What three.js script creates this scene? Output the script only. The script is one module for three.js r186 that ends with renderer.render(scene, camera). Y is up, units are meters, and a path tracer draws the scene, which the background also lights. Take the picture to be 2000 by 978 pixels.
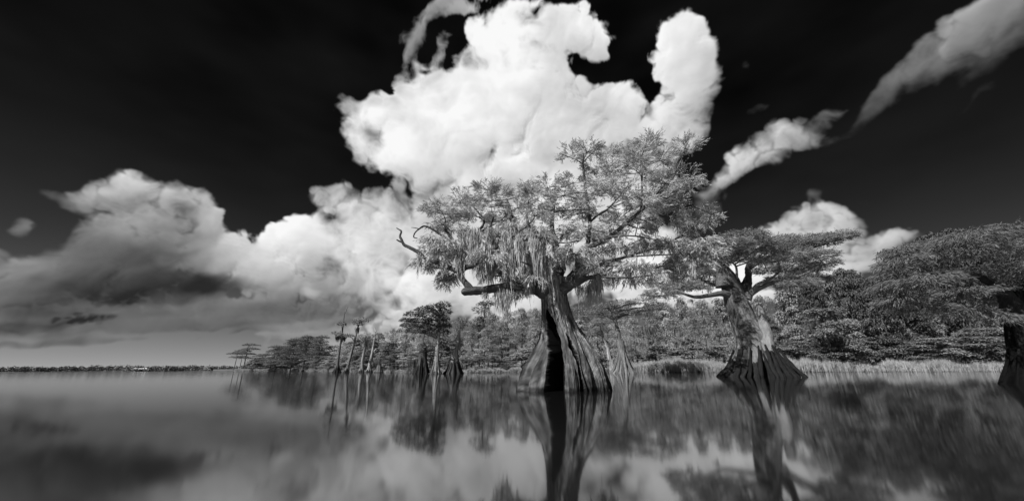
import * as THREE from 'three';

// ---------------------------------------------------------------- camera
const scene = new THREE.Scene();
const camera = new THREE.PerspectiveCamera(68.81, 2000 / 978, 0.1, 6000);
camera.position.set(0, 0.65, 0);
camera.rotation.order = 'YXZ';
camera.rotation.set(THREE.MathUtils.degToRad(17.93), 0, -0.0055);

// ---------------------------------------------------------------- sky, sun, exposure
const SUN = new THREE.Vector3(-0.60, 0.74, 0.52).normalize();
const sky = makeSky();
scene.background = sky;
scene.environment = sky;
const sun = new THREE.DirectionalLight(new THREE.Color().setRGB(1, 1, 1), 4.8);
sun.name = 'sun';
sun.position.set(10 + SUN.x * 200, SUN.y * 200, -40 + SUN.z * 200);
sun.target.position.set(10, 0, -40);
sun.castShadow = true;
sun.shadow.mapSize.set(4096, 4096);
Object.assign(sun.shadow.camera, { left: -120, right: 120, top: 120, bottom: -120, near: 1, far: 600 });
scene.add(sun, sun.target);
const renderer = new THREE.WebGLRenderer({ antialias: true });
renderer.shadowMap.enabled = true;
renderer.toneMapping = THREE.LinearToneMapping;
renderer.toneMappingExposure = 1.4;

// ---------------------------------------------------------------- small maths
function rng(seed) { let s = seed | 0; return () => { s = (s + 0x6d2b79f5) | 0; let t = Math.imul(s ^ (s >>> 15), 1 | s); t = (t + Math.imul(t ^ (t >>> 7), 61 | t)) ^ t; return ((t ^ (t >>> 14)) >>> 0) / 4294967296; }; }
function gauss(r) { return (r() + r() + r() - 1.5) / 1.5; }
function smooth(a, b, x) { const t = Math.min(1, Math.max(0, (x - a) / (b - a))); return t * t * (3 - 2 * t); }
function mix(a, b, t) { return a + (b - a) * t; }
function hash3(x, y, z) { let h = Math.imul(x, 374761393) ^ Math.imul(y, 668265263) ^ Math.imul(z, 1274126177); h = Math.imul(h ^ (h >>> 13), 1274126177); return ((h ^ (h >>> 16)) >>> 0) / 4294967295; }
function noise(x, y, z) {                                   // value noise, -1 .. 1
  const X = Math.floor(x), Y = Math.floor(y), Z = Math.floor(z); let u = x - X, v = y - Y, w = z - Z;
  u = u * u * (3 - 2 * u); v = v * v * (3 - 2 * v); w = w * w * (3 - 2 * w);
  const a = mix(hash3(X, Y, Z), hash3(X + 1, Y, Z), u), b = mix(hash3(X, Y + 1, Z), hash3(X + 1, Y + 1, Z), u);
  const c = mix(hash3(X, Y, Z + 1), hash3(X + 1, Y, Z + 1), u), d = mix(hash3(X, Y + 1, Z + 1), hash3(X + 1, Y + 1, Z + 1), u);
  return mix(mix(a, b, v), mix(c, d, v), w) * 2 - 1;
}
function fbm(x, y, z, o) { let s = 0, a = 0.5, n = 0; for (let i = 0; i < o; i++) { s += a * noise(x, y, z); n += a; a *= 0.5; x = x * 2.03 + 17.1; y = y * 2.03 + 5.3; z = z * 2.03 + 9.7; } return s / n; }
function billow(x, y, z, o) { let s = 0, a = 0.5, n = 0; for (let i = 0; i < o; i++) { s += a * (1 - Math.abs(noise(x, y, z)) * 1.6); n += a; a *= 0.55; x = x * 2.1 + 3.7; y = y * 2.1 + 8.1; z = z * 2.1 + 1.3; } return s / n; }
function table(rows, x, k) { if (x <= rows[0][0]) return rows[0][k]; for (let i = 1; i < rows.length; i++) if (x <= rows[i][0]) { const t = (x - rows[i - 1][0]) / (rows[i][0] - rows[i - 1][0]); return mix(rows[i - 1][k], rows[i][k], t); } return rows[rows.length - 1][k]; }

// The sky as seen through a red filter: dark air, paler towards the horizon, with cumulus clouds.
// Each cloud puff: azimuth, elevation (degrees; 0 is straight ahead, right is positive), its two half axes as (right, up) degrees, strength, whiteness.
function makeSky() {
  const W = 3072, H = 1536, row0 = Math.floor(H * 0.485), rows = H - row0, N = W * rows, D2R = Math.PI / 180;
  const puffs = [[0.23,47.43,6.63,-0.05,-0.04,-5.17,1.0,0.92],[12.56,47.9,4.33,-0.74,-0.3,-3.52,1.0,0.9],[15.29,46.04,2.33,-0.47,-0.18,-1.8,0.9,0.87],[-6.7,41.83,7.77,3.96,2.45,-4.36,1.0,0.94],[-15.85,42.28,2.8,1.52,1.0,-1.96,0.72,0.73],[-18.93,47.4,1.0,2.2,2.04,-0.53,0.62,0.58],[-13.4,50.49,4.44,2.24,0.58,-1.06,0.67,0.63],[-19.2,43.05,1.6,-0.17,-0.73,-2.87,0.57,0.58],[-26.83,36.9,2.26,1.11,0.44,-1.32,0.82,0.68],[-23.3,38.02,2.23,-0.23,-0.26,-1.21,0.82,0.73],[-24.44,34.71,3.57,0.9,0.35,-2.69,0.95,0.89],[-25.12,31.4,1.95,0.47,0.32,-2.41,0.9,0.87],[-18.29,36.16,6.25,1.18,0.43,-4.47,1.0,0.95],[-20.25,31.21,5.22,0.97,0.32,-3.0,1.0,0.96],[-16.0,39.6,3.48,0.62,0.23,-2.67,0.8,0.92],[-9.17,34.67,9.76,0.84,0.28,-6.18,1.0,0.93],[0.14,37.87,9.81,-0.07,-0.04,-5.67,1.0,0.92],[4.16,43.24,5.05,-0.28,-0.12,-3.92,1.0,0.92],[11.67,39.67,5.38,-0.74,-0.22,-3.05,1.0,0.9],[18.99,39.34,3.38,-0.76,-0.24,-2.1,0.95,0.92],[21.77,37.46,1.99,-0.49,-0.21,-1.65,0.9,0.9],[16.78,36.24,5.98,-1.1,-0.35,-3.46,1.0,0.89],[-13.23,28.74,7.48,-0.52,-0.34,-3.18,1.0,0.87],[0.08,31.24,11.71,-0.07,-0.03,-4.56,1.0,0.87],[9.24,32.37,9.1,-0.84,-0.25,-4.45,1.0,0.89],[21.6,33.66,4.06,-0.91,-0.3,-2.42,1.0,0.89],[-10.46,25.89,6.16,0.46,0.09,-1.7,0.82,0.78],[0.05,26.61,9.52,-0.06,-0.01,-1.96,0.82,0.82],[32.3,43.71,2.58,-1.14,-0.43,-2.21,1.0,0.87],[30.45,41.22,3.51,-1.38,-0.58,-3.22,1.0,0.89],[32.44,39.66,2.48,-1.02,-0.55,-2.93,1.0,0.83],[30.59,36.67,2.9,-1.04,-0.54,-3.1,1.0,0.83],[28.84,33.79,2.73,-0.85,-0.43,-2.6,1.0,0.87],[26.85,35.66,1.87,-0.56,-0.3,-1.95,0.9,0.85],[26.62,32.26,4.12,-1.13,-0.35,-2.36,1.0,0.87],[31.69,24.2,2.18,0.69,0.28,-1.07,0.8,0.7],[34.94,25.59,2.55,0.96,0.49,-1.66,0.95,0.8],[38.36,26.92,2.88,0.99,0.55,-2.11,1.0,0.8],[41.33,27.01,2.35,0.66,0.39,-1.95,0.95,0.76],[44.19,27.38,1.74,0.9,0.49,-1.57,0.8,0.68],[45.58,28.65,1.0,0.49,0.33,-1.11,0.82,0.58],[49.38,28.1,1.57,1.0,0.26,-0.81,0.82,0.44],[51.75,29.19,1.66,0.87,0.27,-1.11,0.8,0.48],[54.15,30.06,1.85,0.93,0.37,-1.75,0.8,0.53],[56.55,30.72,2.01,0.85,0.35,-2.17,0.86,0.6],[58.84,30.96,1.99,0.7,0.26,-2.37,0.95,0.62],[60.93,31.15,1.72,0.48,0.12,-1.76,1.0,0.58],[58.12,28.85,1.91,0.77,0.12,-1.01,0.77,0.39],[60.8,28.96,1.73,0.47,0.05,-1.14,0.82,0.44],[63.08,31.1,2.24,0.46,0.05,-2.1,1.0,0.53],[54.15,28.12,1.23,0.67,0.15,-0.68,0.62,0.29],[57.7,24.38,1.67,0.7,0.05,-0.55,0.47,0.29],[38.31,37.6,0.44,-0.22,-0.2,-0.9,0.52,0.29],[38.21,31.58,1.14,-0.23,-0.02,-0.44,0.52,0.29],[37.21,16.06,2.4,0.0,-0.06,-1.17,0.9,0.8],[40.99,17.28,2.44,0.19,-0.01,-1.49,1.0,0.82],[44.04,16.48,1.68,-0.92,-0.49,-1.32,1.0,0.8],[41.66,14.57,5.05,-1.17,-0.41,-1.92,1.0,0.83],[42.77,19.47,0.63,-0.2,-0.16,-0.71,0.72,0.39],[46.18,17.69,1.2,-0.39,-0.1,-0.45,0.47,0.29],[46.36,13.0,2.06,0.5,0.04,-1.55,1.0,0.78],[48.79,13.71,1.5,-0.1,-0.12,-0.86,0.95,0.76],[44.64,11.19,2.39,1.81,0.59,-1.7,1.0,0.82],[39.25,12.84,7.83,-1.48,-0.33,-1.61,0.9,0.82],[19.52,17.55,9.32,-1.05,-0.58,-5.29,1.0,0.92],[23.12,11.17,14.26,-1.26,-0.42,-3.27,1.0,0.9],[32.23,11.27,4.03,-0.52,-0.4,-2.35,1.0,0.94],[10.36,23.05,11.62,-0.9,-0.29,-4.7,0.9,0.87],[30.24,21.82,2.43,-0.54,-0.45,-2.76,0.72,0.58],[-49.68,19.81,1.49,0.58,0.28,-1.16,1.0,0.8],[-50.98,17.86,1.76,1.52,0.63,-1.4,1.0,0.76],[-52.66,16.5,1.56,0.57,0.25,-0.99,0.85,0.63],[-54.94,16.74,1.05,0.1,0.09,-0.58,0.8,0.56],[-53.89,15.91,1.27,-0.59,-0.07,-0.85,0.82,0.54],[-47.2,18.43,2.83,0.22,0.23,-2.27,1.0,0.74],[-43.98,18.48,2.46,0.14,0.17,-2.09,1.0,0.76],[-42.01,17.43,1.6,0.42,0.37,-1.8,1.0,0.74],[-49.39,15.44,3.91,1.18,0.56,-2.38,1.0,0.67],[-44.72,15.52,3.78,0.97,0.56,-2.59,1.0,0.6],[-51.19,13.54,2.14,0.6,0.56,-2.29,1.0,0.54],[-51.29,11.1,2.91,0.67,0.49,-2.01,1.0,0.46],[-53.77,9.28,2.36,1.27,0.53,-1.45,1.0,0.54],[-55.21,8.03,1.6,0.31,0.52,-2.03,1.0,0.52],[-48.74,11.11,4.66,0.98,0.62,-2.64,1.0,0.37],[-45.23,11.82,3.67,0.73,0.56,-2.53,1.0,0.35],[-50.55,8.1,4.27,0.69,0.39,-1.6,1.0,0.26],[-45.82,8.83,3.54,0.53,0.39,-1.76,1.0,0.23],[-47.47,7.38,2.95,0.39,0.22,-0.95,1.0,0.17],[-53.47,6.89,2.58,0.39,0.23,-0.93,0.95,0.43],[-41.36,13.17,2.31,0.45,0.43,-2.11,1.0,0.65],[-43.45,11.86,1.73,0.32,0.25,-1.16,1.0,0.6],[-40.91,9.83,2.77,0.39,0.24,-1.19,1.0,0.14],[-55.97,13.07,0.64,0.21,0.21,-0.82,0.9,0.54],[-55.67,10.65,0.37,0.1,0.08,-0.32,0.82,0.43],[-51.61,5.67,4.02,0.47,0.19,-0.77,0.8,0.19],[-44.46,6.45,5.21,0.92,0.17,-0.66,0.8,0.54],[-39.2,7.39,4.68,0.99,0.22,-0.84,0.8,0.49],[-53.28,3.84,3.12,0.25,0.18,-0.73,0.8,0.14],[-49.47,5.04,2.35,0.22,0.12,-0.5,0.9,0.1],[-42.97,5.45,4.58,0.81,0.15,-0.56,0.82,0.49],[-47.75,3.74,5.25,0.74,0.14,-0.51,0.82,0.38],[-38.71,4.87,5.16,0.89,0.14,-0.53,0.72,0.46],[-51.47,2.55,4.56,0.22,0.12,-0.47,0.72,0.19],[-34.21,17.28,2.13,0.42,0.3,-1.73,1.0,0.92],[-31.24,18.23,3.58,0.66,0.35,-2.2,1.0,0.92],[-27.47,17.54,5.76,0.87,0.44,-3.21,1.0,0.89],[-38.13,15.19,2.28,0.45,0.26,-1.39,1.0,0.76],[-41.05,12.91,2.62,1.14,0.4,-1.16,1.0,0.78],[-37.68,12.85,4.09,0.67,0.41,-2.21,1.0,0.7],[-32.66,13.6,6.34,0.91,0.46,-2.83,1.0,0.81],[-23.74,15.8,6.1,0.69,0.53,-4.41,1.0,0.87],[-28.38,23.56,3.02,0.63,0.28,-1.96,1.0,0.82],[-24.67,22.97,5.02,0.87,0.34,-2.75,1.0,0.85],[-30.55,24.05,2.25,0.76,0.19,-0.8,0.8,0.68],[-19.53,24.99,1.71,0.25,0.19,-1.94,0.82,0.58],[-20.95,20.26,5.64,0.71,0.36,-3.37,1.0,0.87],[-15.82,19.63,5.97,0.53,0.37,-4.63,1.0,0.89],[-12.4,16.73,6.91,0.4,0.33,-5.49,1.0,0.9],[-17.59,13.31,8.03,0.54,0.34,-3.8,1.0,0.85],[-24.62,11.66,7.31,0.63,0.25,-2.02,1.0,0.7],[-28.12,8.32,6.2,0.44,0.18,-1.24,0.9,0.44],[-32.16,10.58,5.2,0.57,0.26,-1.61,0.9,0.64],[-30.11,9.96,0.96,0.09,0.07,-0.48,0.9,0.92],[-38.23,10.19,2.99,0.4,0.19,-0.99,0.8,0.39],[-14.46,22.85,3.76,0.36,0.22,-3.09,0.8,0.82],[-37.06,4.05,4.37,0.78,0.15,-0.54,0.72,0.48],[-33.55,5.16,4.22,0.94,0.17,-0.56,0.82,0.54],[-29.08,6.4,4.62,1.2,0.2,-0.66,0.82,0.6],[-25.43,7.51,4.3,1.27,0.27,-0.81,0.82,0.66],[-19.84,6.32,4.13,0.52,0.35,-1.87,0.95,0.8],[-16.73,7.68,3.05,0.11,0.14,-1.64,1.0,0.82],[-22.86,8.51,5.4,0.31,0.17,-1.44,0.82,0.64],[-10.42,9.77,6.15,0.16,0.16,-3.09,1.0,0.85],[-3.27,9.88,7.13,0.03,0.04,-3.53,1.0,0.87],[-8.18,12.96,10.19,0.27,0.12,-3.15,1.0,0.89],[-26.08,2.78,7.53,0.13,0.09,-0.67,0.72,0.58],[-18.2,3.97,6.34,0.11,0.12,-1.29,0.8,0.73],[2.42,12.23,7.97,-0.11,-0.07,-3.97,1.0,0.87],[-6.01,22.17,8.71,0.3,0.11,-3.97,1.0,0.83],[0.89,21.85,8.0,-0.09,-0.04,-3.99,1.0,0.85],[-10.35,23.94,4.64,0.32,0.16,-3.12,0.9,0.78],[7.66,20.05,7.09,-0.37,-0.22,-4.76,1.0,0.87],[-3.36,17.04,9.6,0.11,0.05,-4.0,1.0,0.87],[15.32,22.62,5.98,-0.66,-0.4,-4.61,1.0,0.87],[22.16,26.27,4.82,-0.9,-0.54,-4.36,1.0,0.85],[13.32,28.22,6.75,-0.79,-0.24,-3.02,1.0,0.85],[46.51,26.41,1.5,1.01,0.3,-0.84,0.72,0.29],[48.17,27.49,1.44,0.94,0.35,-1.03,0.72,0.27],[50.21,28.56,1.56,0.99,0.4,-1.31,0.82,0.35],[-31.14,4.3,6.1,1.24,0.15,-0.51,0.82,0.58],[-44.04,4.53,5.59,0.93,0.13,-0.49,0.82,0.49],[-48.24,2.8,5.5,0.54,0.12,-0.45,0.82,0.39],[-35.83,5.79,4.5,1.09,0.17,-0.55,0.82,0.53],[-52.25,4.49,3.58,0.33,0.14,-0.56,0.85,0.19],[-16.97,48.59,1.1,1.58,0.63,-0.31,0.82,0.6],[-19.07,45.88,0.83,-0.0,-0.39,-2.33,0.82,0.56],[-19.91,41.64,1.19,0.08,-0.16,-2.21,0.82,0.53],[-15.48,50.69,3.47,1.87,0.29,-0.52,0.82,0.6],[-17.78,40.68,1.9,0.39,0.13,-1.3,0.8,0.68],[-13.39,46.08,0.87,0.01,-0.29,-2.47,0.82,0.6],[-15.38,42.34,1.88,1.01,0.37,-0.73,0.8,0.68],[-10.31,50.69,2.5,0.92,0.24,-0.62,0.8,0.68],[58.55,30.12,2.42,0.9,0.26,-2.29,0.82,0.44],[61.2,29.67,2.18,0.69,0.19,-3.04,0.82,0.48],[56.18,29.61,2.04,0.92,0.28,-1.71,0.82,0.39],[58.8,26.81,2.14,0.83,0.11,-1.18,0.72,0.29],[-27.43,35.75,1.45,-0.41,-0.32,-0.91,0.8,0.64],[-28.86,37.06,0.95,0.72,0.27,-0.47,0.82,0.58],[-22.15,38.92,1.33,-0.4,-0.23,-0.58,0.82,0.64],[-31.67,7.58,8.67,0.65,0.38,-2.38,0.8,0.5],[-37.9,5.84,6.76,1.24,0.41,-1.56,0.82,0.44],[-26.41,5.16,7.45,1.01,0.38,-1.77,0.8,0.6],[-42.53,7.52,3.92,0.44,0.26,-1.26,0.82,0.39],[-46.02,4.39,5.25,0.77,0.22,-0.84,0.82,0.35],[-21.01,4.27,6.13,0.14,0.23,-2.12,0.85,0.7],[50.95,28.76,1.67,1.04,0.44,-1.5,0.82,0.39],[56.49,29.41,2.59,1.18,0.35,-2.16,0.82,0.48],[59.23,29.11,2.35,0.93,0.27,-2.52,0.82,0.48]];
  const r = rng(411);
  for (let k = 0; k < 11; k++) {                            // the same kind of clouds all round
    const az = 92 + r() * 176, el = (k < 3 ? 8 : 24) + r() * 34, big = 4 + r() * 5, white = 0.55 + r() * 0.4;
    for (let i = 0; i < 9; i++) {
      const a = (r() - 0.5) * big * 3.2, b = (r() - 0.5) * big, q = big * (0.4 + r() * 0.5), s = b < 0 ? 0.75 : 1;
      puffs.push([az + a / Math.cos(el * D2R), el + b, q * 1.2, 0, 0, q * 0.8, 0.8, white * s]);
    }
  }
  const dirx = new Float32Array(N), diry = new Float32Array(N), dirz = new Float32Array(N);
  const wx = new Float32Array(N), wy = new Float32Array(N), det = new Float32Array(N), soft = new Float32Array(N), fx = new Float32Array(N), fy = new Float32Array(N), keep = new Float32Array(N).fill(1), wsum = new Float32Array(N), bsum = new Float32Array(N);
  for (let j = 0, p = 0; j < rows; j++) {
    const up = ((j + row0 + 0.5) / H - 0.5) * Math.PI, cu = Math.cos(up), su = Math.sin(up);
    for (let i = 0; i < W; i++, p++) {
      const ro = ((i + 0.5) / W - 0.5) * 2 * Math.PI, x = Math.cos(ro) * cu, z = Math.sin(ro) * cu;
      dirx[p] = x; diry[p] = su; dirz[p] = z;
      wx[p] = fbm(x * 9 + 3, su * 9, z * 9, 4); wy[p] = fbm(x * 9 + 40, su * 9 + 11, z * 9 + 5, 4);
      det[p] = billow(x * 13 + wx[p] * 0.9, su * 17 + wy[p] * 0.9, z * 13, 7) - 0.45;
      fx[p] = fbm(x * 34, su * 34 + 7, z * 34, 3); fy[p] = fbm(x * 34 + 19, su * 34, z * 34 + 31, 3);
      soft[p] = smooth(-0.35, 0.35, fbm(x * 5 + 70, su * 5, z * 5 + 2, 2));
    }
  }
  for (const [az, el, ax, ay, bx, by, s, white] of puffs) {
    const A = az * D2R, E = el * D2R, cx = Math.sin(A) * Math.cos(E), cy = Math.sin(E), cz = -Math.cos(A) * Math.cos(E);
    const ex = Math.cos(A), ez = Math.sin(A), nx = -Math.sin(A) * Math.sin(E), ny = Math.cos(E), nz = Math.cos(A) * Math.sin(E);
    const det2 = ax * by - ay * bx, reach = Math.hypot(Math.max(Math.abs(ax), Math.abs(bx)), Math.max(Math.abs(ay), Math.abs(by))) * 1.5 + 3;
    const j0 = Math.max(0, Math.floor(((el - reach) / 180 + 0.5) * H) - row0), j1 = Math.min(rows - 1, Math.ceil(((el + reach) / 180 + 0.5) * H) - row0);
    const wide = Math.min(180, reach / Math.max(0.05, Math.cos(Math.min(89, Math.abs(el) + reach) * D2R)));
    const i0 = Math.floor((az - 90 - wide) / 360 * W + W / 2), i1 = Math.ceil((az - 90 + wide) / 360 * W + W / 2);
    const B = Math.pow(Math.max(white, 0), 2.2);
    for (let j = j0; j <= j1; j++) for (let ii = i0; ii <= i1; ii++) {
      const p = j * W + ((ii % W) + W) % W, x = dirx[p], y = diry[p], z = dirz[p], f = x * cx + y * cy + z * cz;
      if (f < 0.3) continue;
      const u = (x * ex + z * ez) / f / D2R + wx[p] * 2.2, v = (x * nx + y * ny + z * nz) / f / D2R + wy[p] * 1.8;
      const a = (u * by - v * bx) / det2, b = (ax * v - ay * u) / det2, q = a * a + b * b;
      if (q >= 2.0) continue;
      const g = 1 - q / 2.0;
      keep[p] *= 1 - s * g * Math.sqrt(g); wsum[p] += s * g * g; bsum[p] += s * g * g * B;
    }
  }
  // billows: round heads heaped on every solid puff; relief[] keeps the foremost surface, cover[] how far inside a head a direction lies
  const relief = new Float32Array(N), cover = new Float32Array(N), rb = rng(8123);
  for (const [az, el, ax, ay, bx, by, s] of puffs) {
    if (s < 0.88) continue;
    const small = Math.min(Math.hypot(ax, ay), Math.hypot(bx, by)), large = Math.max(Math.hypot(ax, ay), Math.hypot(bx, by)), count = Math.round(9 + 7 * large / small);
    for (let k = 0; k < count; k++) {
      const a = rb() * 6.283, q = Math.sqrt(rb()) * 1.0, R = small * (0.24 + 0.42 * rb() * rb() + 0.12 * rb()), E0 = el + Math.cos(a) * q * ay + Math.sin(a) * q * by;
      const A = (az + (Math.cos(a) * q * ax + Math.sin(a) * q * bx) / Math.cos(el * D2R)) * D2R, E = E0 * D2R, rise = R * 0.5 + small * 0.55 * (1 - q * q) + (rb() - 0.5) * R * 0.6;
      const cx = Math.sin(A) * Math.cos(E), cy = Math.sin(E), cz = -Math.cos(A) * Math.cos(E), ex = Math.cos(A), ez = Math.sin(A), nx = -Math.sin(A) * Math.sin(E), ny = Math.cos(E), nz = Math.cos(A) * Math.sin(E);
      const reach = R * 1.5 + 0.8, j0 = Math.max(0, Math.floor(((E0 - reach) / 180 + 0.5) * H) - row0), j1 = Math.min(rows - 1, Math.ceil(((E0 + reach) / 180 + 0.5) * H) - row0);
      const wide = reach / Math.max(0.1, Math.cos(Math.min(85, Math.abs(E0) + reach) * D2R)), c0 = Math.floor((A / D2R - 90 - wide) / 360 * W + W / 2), c1 = Math.ceil((A / D2R - 90 + wide) / 360 * W + W / 2);
      for (let j = j0; j <= j1; j++) for (let ii = c0; ii <= c1; ii++) {
        const p = j * W + ((ii % W) + W) % W, x = dirx[p], y = diry[p], z = dirz[p], f = x * cx + y * cy + z * cz;
        const u = ((x * ex + z * ez) / f / D2R + wx[p] * 1.3 + fx[p] * 0.8) / R, v = ((x * nx + y * ny + z * nz) / f / D2R + wy[p] * 1.2 + fy[p] * 0.8) / R, g = 1 - (u * u + v * v);
        if (g <= 0) continue;
        const top = rise + R * Math.sqrt(g); if (top > relief[p]) relief[p] = top;
        const m = Math.min(1, g * 1.6); if (m > cover[p]) cover[p] = m;
      }
    }
  }
  const h = new Float32Array(N);
  for (let p = 0; p < N; p++) h[p] = relief[p] * 0.11 + (1 - keep[p]) * 0.35 + det[p] * 0.22;
  const data = new Float32Array(W * H * 4);
  let low = 0;
  for (let j = 0, p = 0; j < rows; j++) {
    const el = ((j + row0 + 0.5) / H - 0.5) * 180, e = Math.max(0, el);
    for (let i = 0; i < W; i++, p++) {
      const T = 1 - keep[p], D = T * 1.22 + cover[p] * 0.34 + det[p] * mix(1.15, 0.7, T) + (fx[p] * 0.55 + fy[p] * wx[p] * 0.8) * (1.25 - T) - 0.60, alpha = Math.pow(smooth(0, mix(0.42, 1.25, soft[p]), D), 0.85) * Math.min(1, T * 3.5);
      let lit = 0;
      for (const k of [3, 8, 20]) { const up = h[Math.min(rows - 1, j + k) * W + i] - h[Math.max(0, j - k) * W + i], side = h[j * W + (i + k) % W] - h[j * W + (i - k + W) % W]; lit += Math.max(-1, Math.min(1, (-up * 0.85 + side * 0.5) * 8 / k)) * 0.36; }
      const air = 0.0022 + 0.022 * Math.exp(-e / 15) + 0.36 * Math.exp(-e / 5) + 0.004 * fbm(dirx[p] * 6, diry[p] * 14, dirz[p] * 6 + 3, 3);
      const b = wsum[p] > 1e-4 ? bsum[p] / wsum[p] : 0.3, deep = mix(1.1, 0.27, Math.min(1, b * 1.1));
      const c = Math.min(0.95, b * (1.0 - deep * 0.10 + deep * lit) * (1 + 0.16 * det[p] + 0.42 * wx[p]));
      const L = Math.max(0.002, mix(air, c, alpha)), o = ((j + row0) * W + i) * 4;
      data[o] = data[o + 1] = data[o + 2] = L; data[o + 3] = 1;
      if (el > 0 && el < 2) low += L / (W * 2 / 180 * H);
    }
  }
  for (let p = 0; p < row0 * W; p++) { data[p * 4] = data[p * 4 + 1] = data[p * 4 + 2] = low * 0.5; data[p * 4 + 3] = 1; }
  for (let p = 0; p < W * H * 4; p++) data[p] /= 1.4;
  const t = new THREE.DataTexture(data, W, H, THREE.RGBAFormat, THREE.FloatType);
  t.mapping = THREE.EquirectangularReflectionMapping; t.magFilter = THREE.LinearFilter; t.minFilter = THREE.LinearFilter; t.needsUpdate = true;
  return t;
}

// ---------------------------------------------------------------- mesh building
class Geo {
  constructor() { this.p = []; this.n = []; this.c = []; this.u = []; this.i = []; }
  v(x, y, z, nx, ny, nz, c, u = 0, w = 0) { this.p.push(x, y, z); this.n.push(nx, ny, nz); this.c.push(c, c, c); this.u.push(u, w); return this.p.length / 3 - 1; }
  // a leaf: a narrow kite from a along d (length l, width w), turned by t about its axis
  leaf(x, y, z, dx, dy, dz, l, w, t, tone) {
    let ax = dz, az = -dx, k = Math.hypot(ax, az); if (k < 1e-3) { ax = 1; az = 0; k = 1; } ax /= k; az /= k;
    const bx = dy * az, by = dz * ax - dx * az, bz = -dy * ax, c = Math.cos(t), s = Math.sin(t);
    const sx = ax * c + bx * s, sy = by * s, sz = az * c + bz * s;
    const nx = dy * sz - dz * sy, ny = dz * sx - dx * sz, nz = dx * sy - dy * sx, h = w / 2, m = l * 0.45;
    const a = this.v(x, y, z, nx, ny, nz, tone), b = this.v(x + dx * m + sx * h, y + dy * m + sy * h, z + dz * m + sz * h, nx, ny, nz, tone);
    const d = this.v(x + dx * m - sx * h, y + dy * m - sy * h, z + dz * m - sz * h, nx, ny, nz, tone), e = this.v(x + dx * l, y + dy * l, z + dz * l, nx, ny, nz, tone);
    this.i.push(a, d, b, b, d, e);
  }
  // a tapering branch through points [x, y, z, radius]
  tube(pts, seg = 8, rough = 0.12, tone = 0.3, steps = 5, seed = 1) {
    const P = smoothPath(pts, steps), n = P.length, T = new THREE.Vector3(), A = new THREE.Vector3(0, 0, 1), B = new THREE.Vector3(), at = this.p.length / 3;
    let run = 0;
    for (let i = 0; i < n; i++) {
      const q = P[Math.max(0, i - 1)], w = P[Math.min(n - 1, i + 1)];
      T.set(w[0] - q[0], w[1] - q[1], w[2] - q[2]).normalize();
      A.addScaledVector(T, -A.dot(T)); if (A.lengthSq() < 1e-4) A.set(T.y, -T.x, 0.01); A.normalize(); B.crossVectors(T, A);
      if (i) run += Math.hypot(P[i][0] - P[i - 1][0], P[i][1] - P[i - 1][1], P[i][2] - P[i - 1][2]);
      for (let s = 0; s <= seg; s++) {
        const th = s % seg / seg * Math.PI * 2, c = Math.cos(th), d = Math.sin(th), nx = A.x * c + B.x * d, ny = A.y * c + B.y * d, nz = A.z * c + B.z * d, R = P[i][3];
        const wob = rough ? 1 + rough * (noise(P[i][0] * 6 + c * 2 + seed, P[i][1] * 6 + d * 2, P[i][2] * 6) + 0.6 * noise(c * 5 + seed, run * 3, d * 5)) : 1, rr = R * wob;
        const tn = tone * (1 + 0.28 * noise(P[i][0] * 9 + c * 3, P[i][1] * 9 + d * 3 + seed, P[i][2] * 9));
        this.v(P[i][0] + nx * rr, P[i][1] + ny * rr, P[i][2] + nz * rr, nx, ny, nz, tn, s / seg * R * 6.3, run);
      }
    }
    for (let i = 0; i < n - 1; i++) for (let s = 0; s < seg; s++) { const a = at + i * (seg + 1) + s, b = a + seg + 1; this.i.push(a, a + 1, b, a + 1, b + 1, b); }
    for (const [row, flip] of [[0, 1], [n - 1, 0]]) {
      const q = P[row], m = this.v(q[0], q[1], q[2], 0, flip ? -1 : 1, 0, tone);
      for (let s = 0; s < seg; s++) { const a = at + row * (seg + 1) + s; flip ? this.i.push(a + 1, a, m) : this.i.push(a, a + 1, m); }
    }
    return this;
  }
  build(smoothNormals) {
    const g = new THREE.BufferGeometry();
    g.setAttribute('position', new THREE.BufferAttribute(new Float32Array(this.p), 3));
    g.setAttribute('normal', new THREE.BufferAttribute(new Float32Array(this.n), 3));
    g.setAttribute('color', new THREE.BufferAttribute(new Float32Array(this.c), 3));
    g.setAttribute('uv', new THREE.BufferAttribute(new Float32Array(this.u), 2));
    g.setIndex(new THREE.BufferAttribute(new Uint32Array(this.i), 1));
    if (smoothNormals) g.computeVertexNormals();
    return g;
  }
}
function smoothPath(pts, steps) {
  const out = [], at = (i) => pts[Math.max(0, Math.min(pts.length - 1, i))];
  for (let i = 0; i < pts.length - 1; i++) for (let k = 0; k < steps; k++) {
    const t = k / steps, a = at(i - 1), b = at(i), c = at(i + 1), d = at(i + 2), o = [];
    for (let m = 0; m < 4; m++) o.push(m === 3 ? mix(b[3], c[3], t) : 0.5 * (2 * b[m] + (c[m] - a[m]) * t + (2 * a[m] - 5 * b[m] + 4 * c[m] - d[m]) * t * t + (3 * b[m] - a[m] - 3 * c[m] + d[m]) * t * t * t));
    out.push(o);
  }
  out.push(pts[pts.length - 1].slice());
  return out;
}
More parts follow.
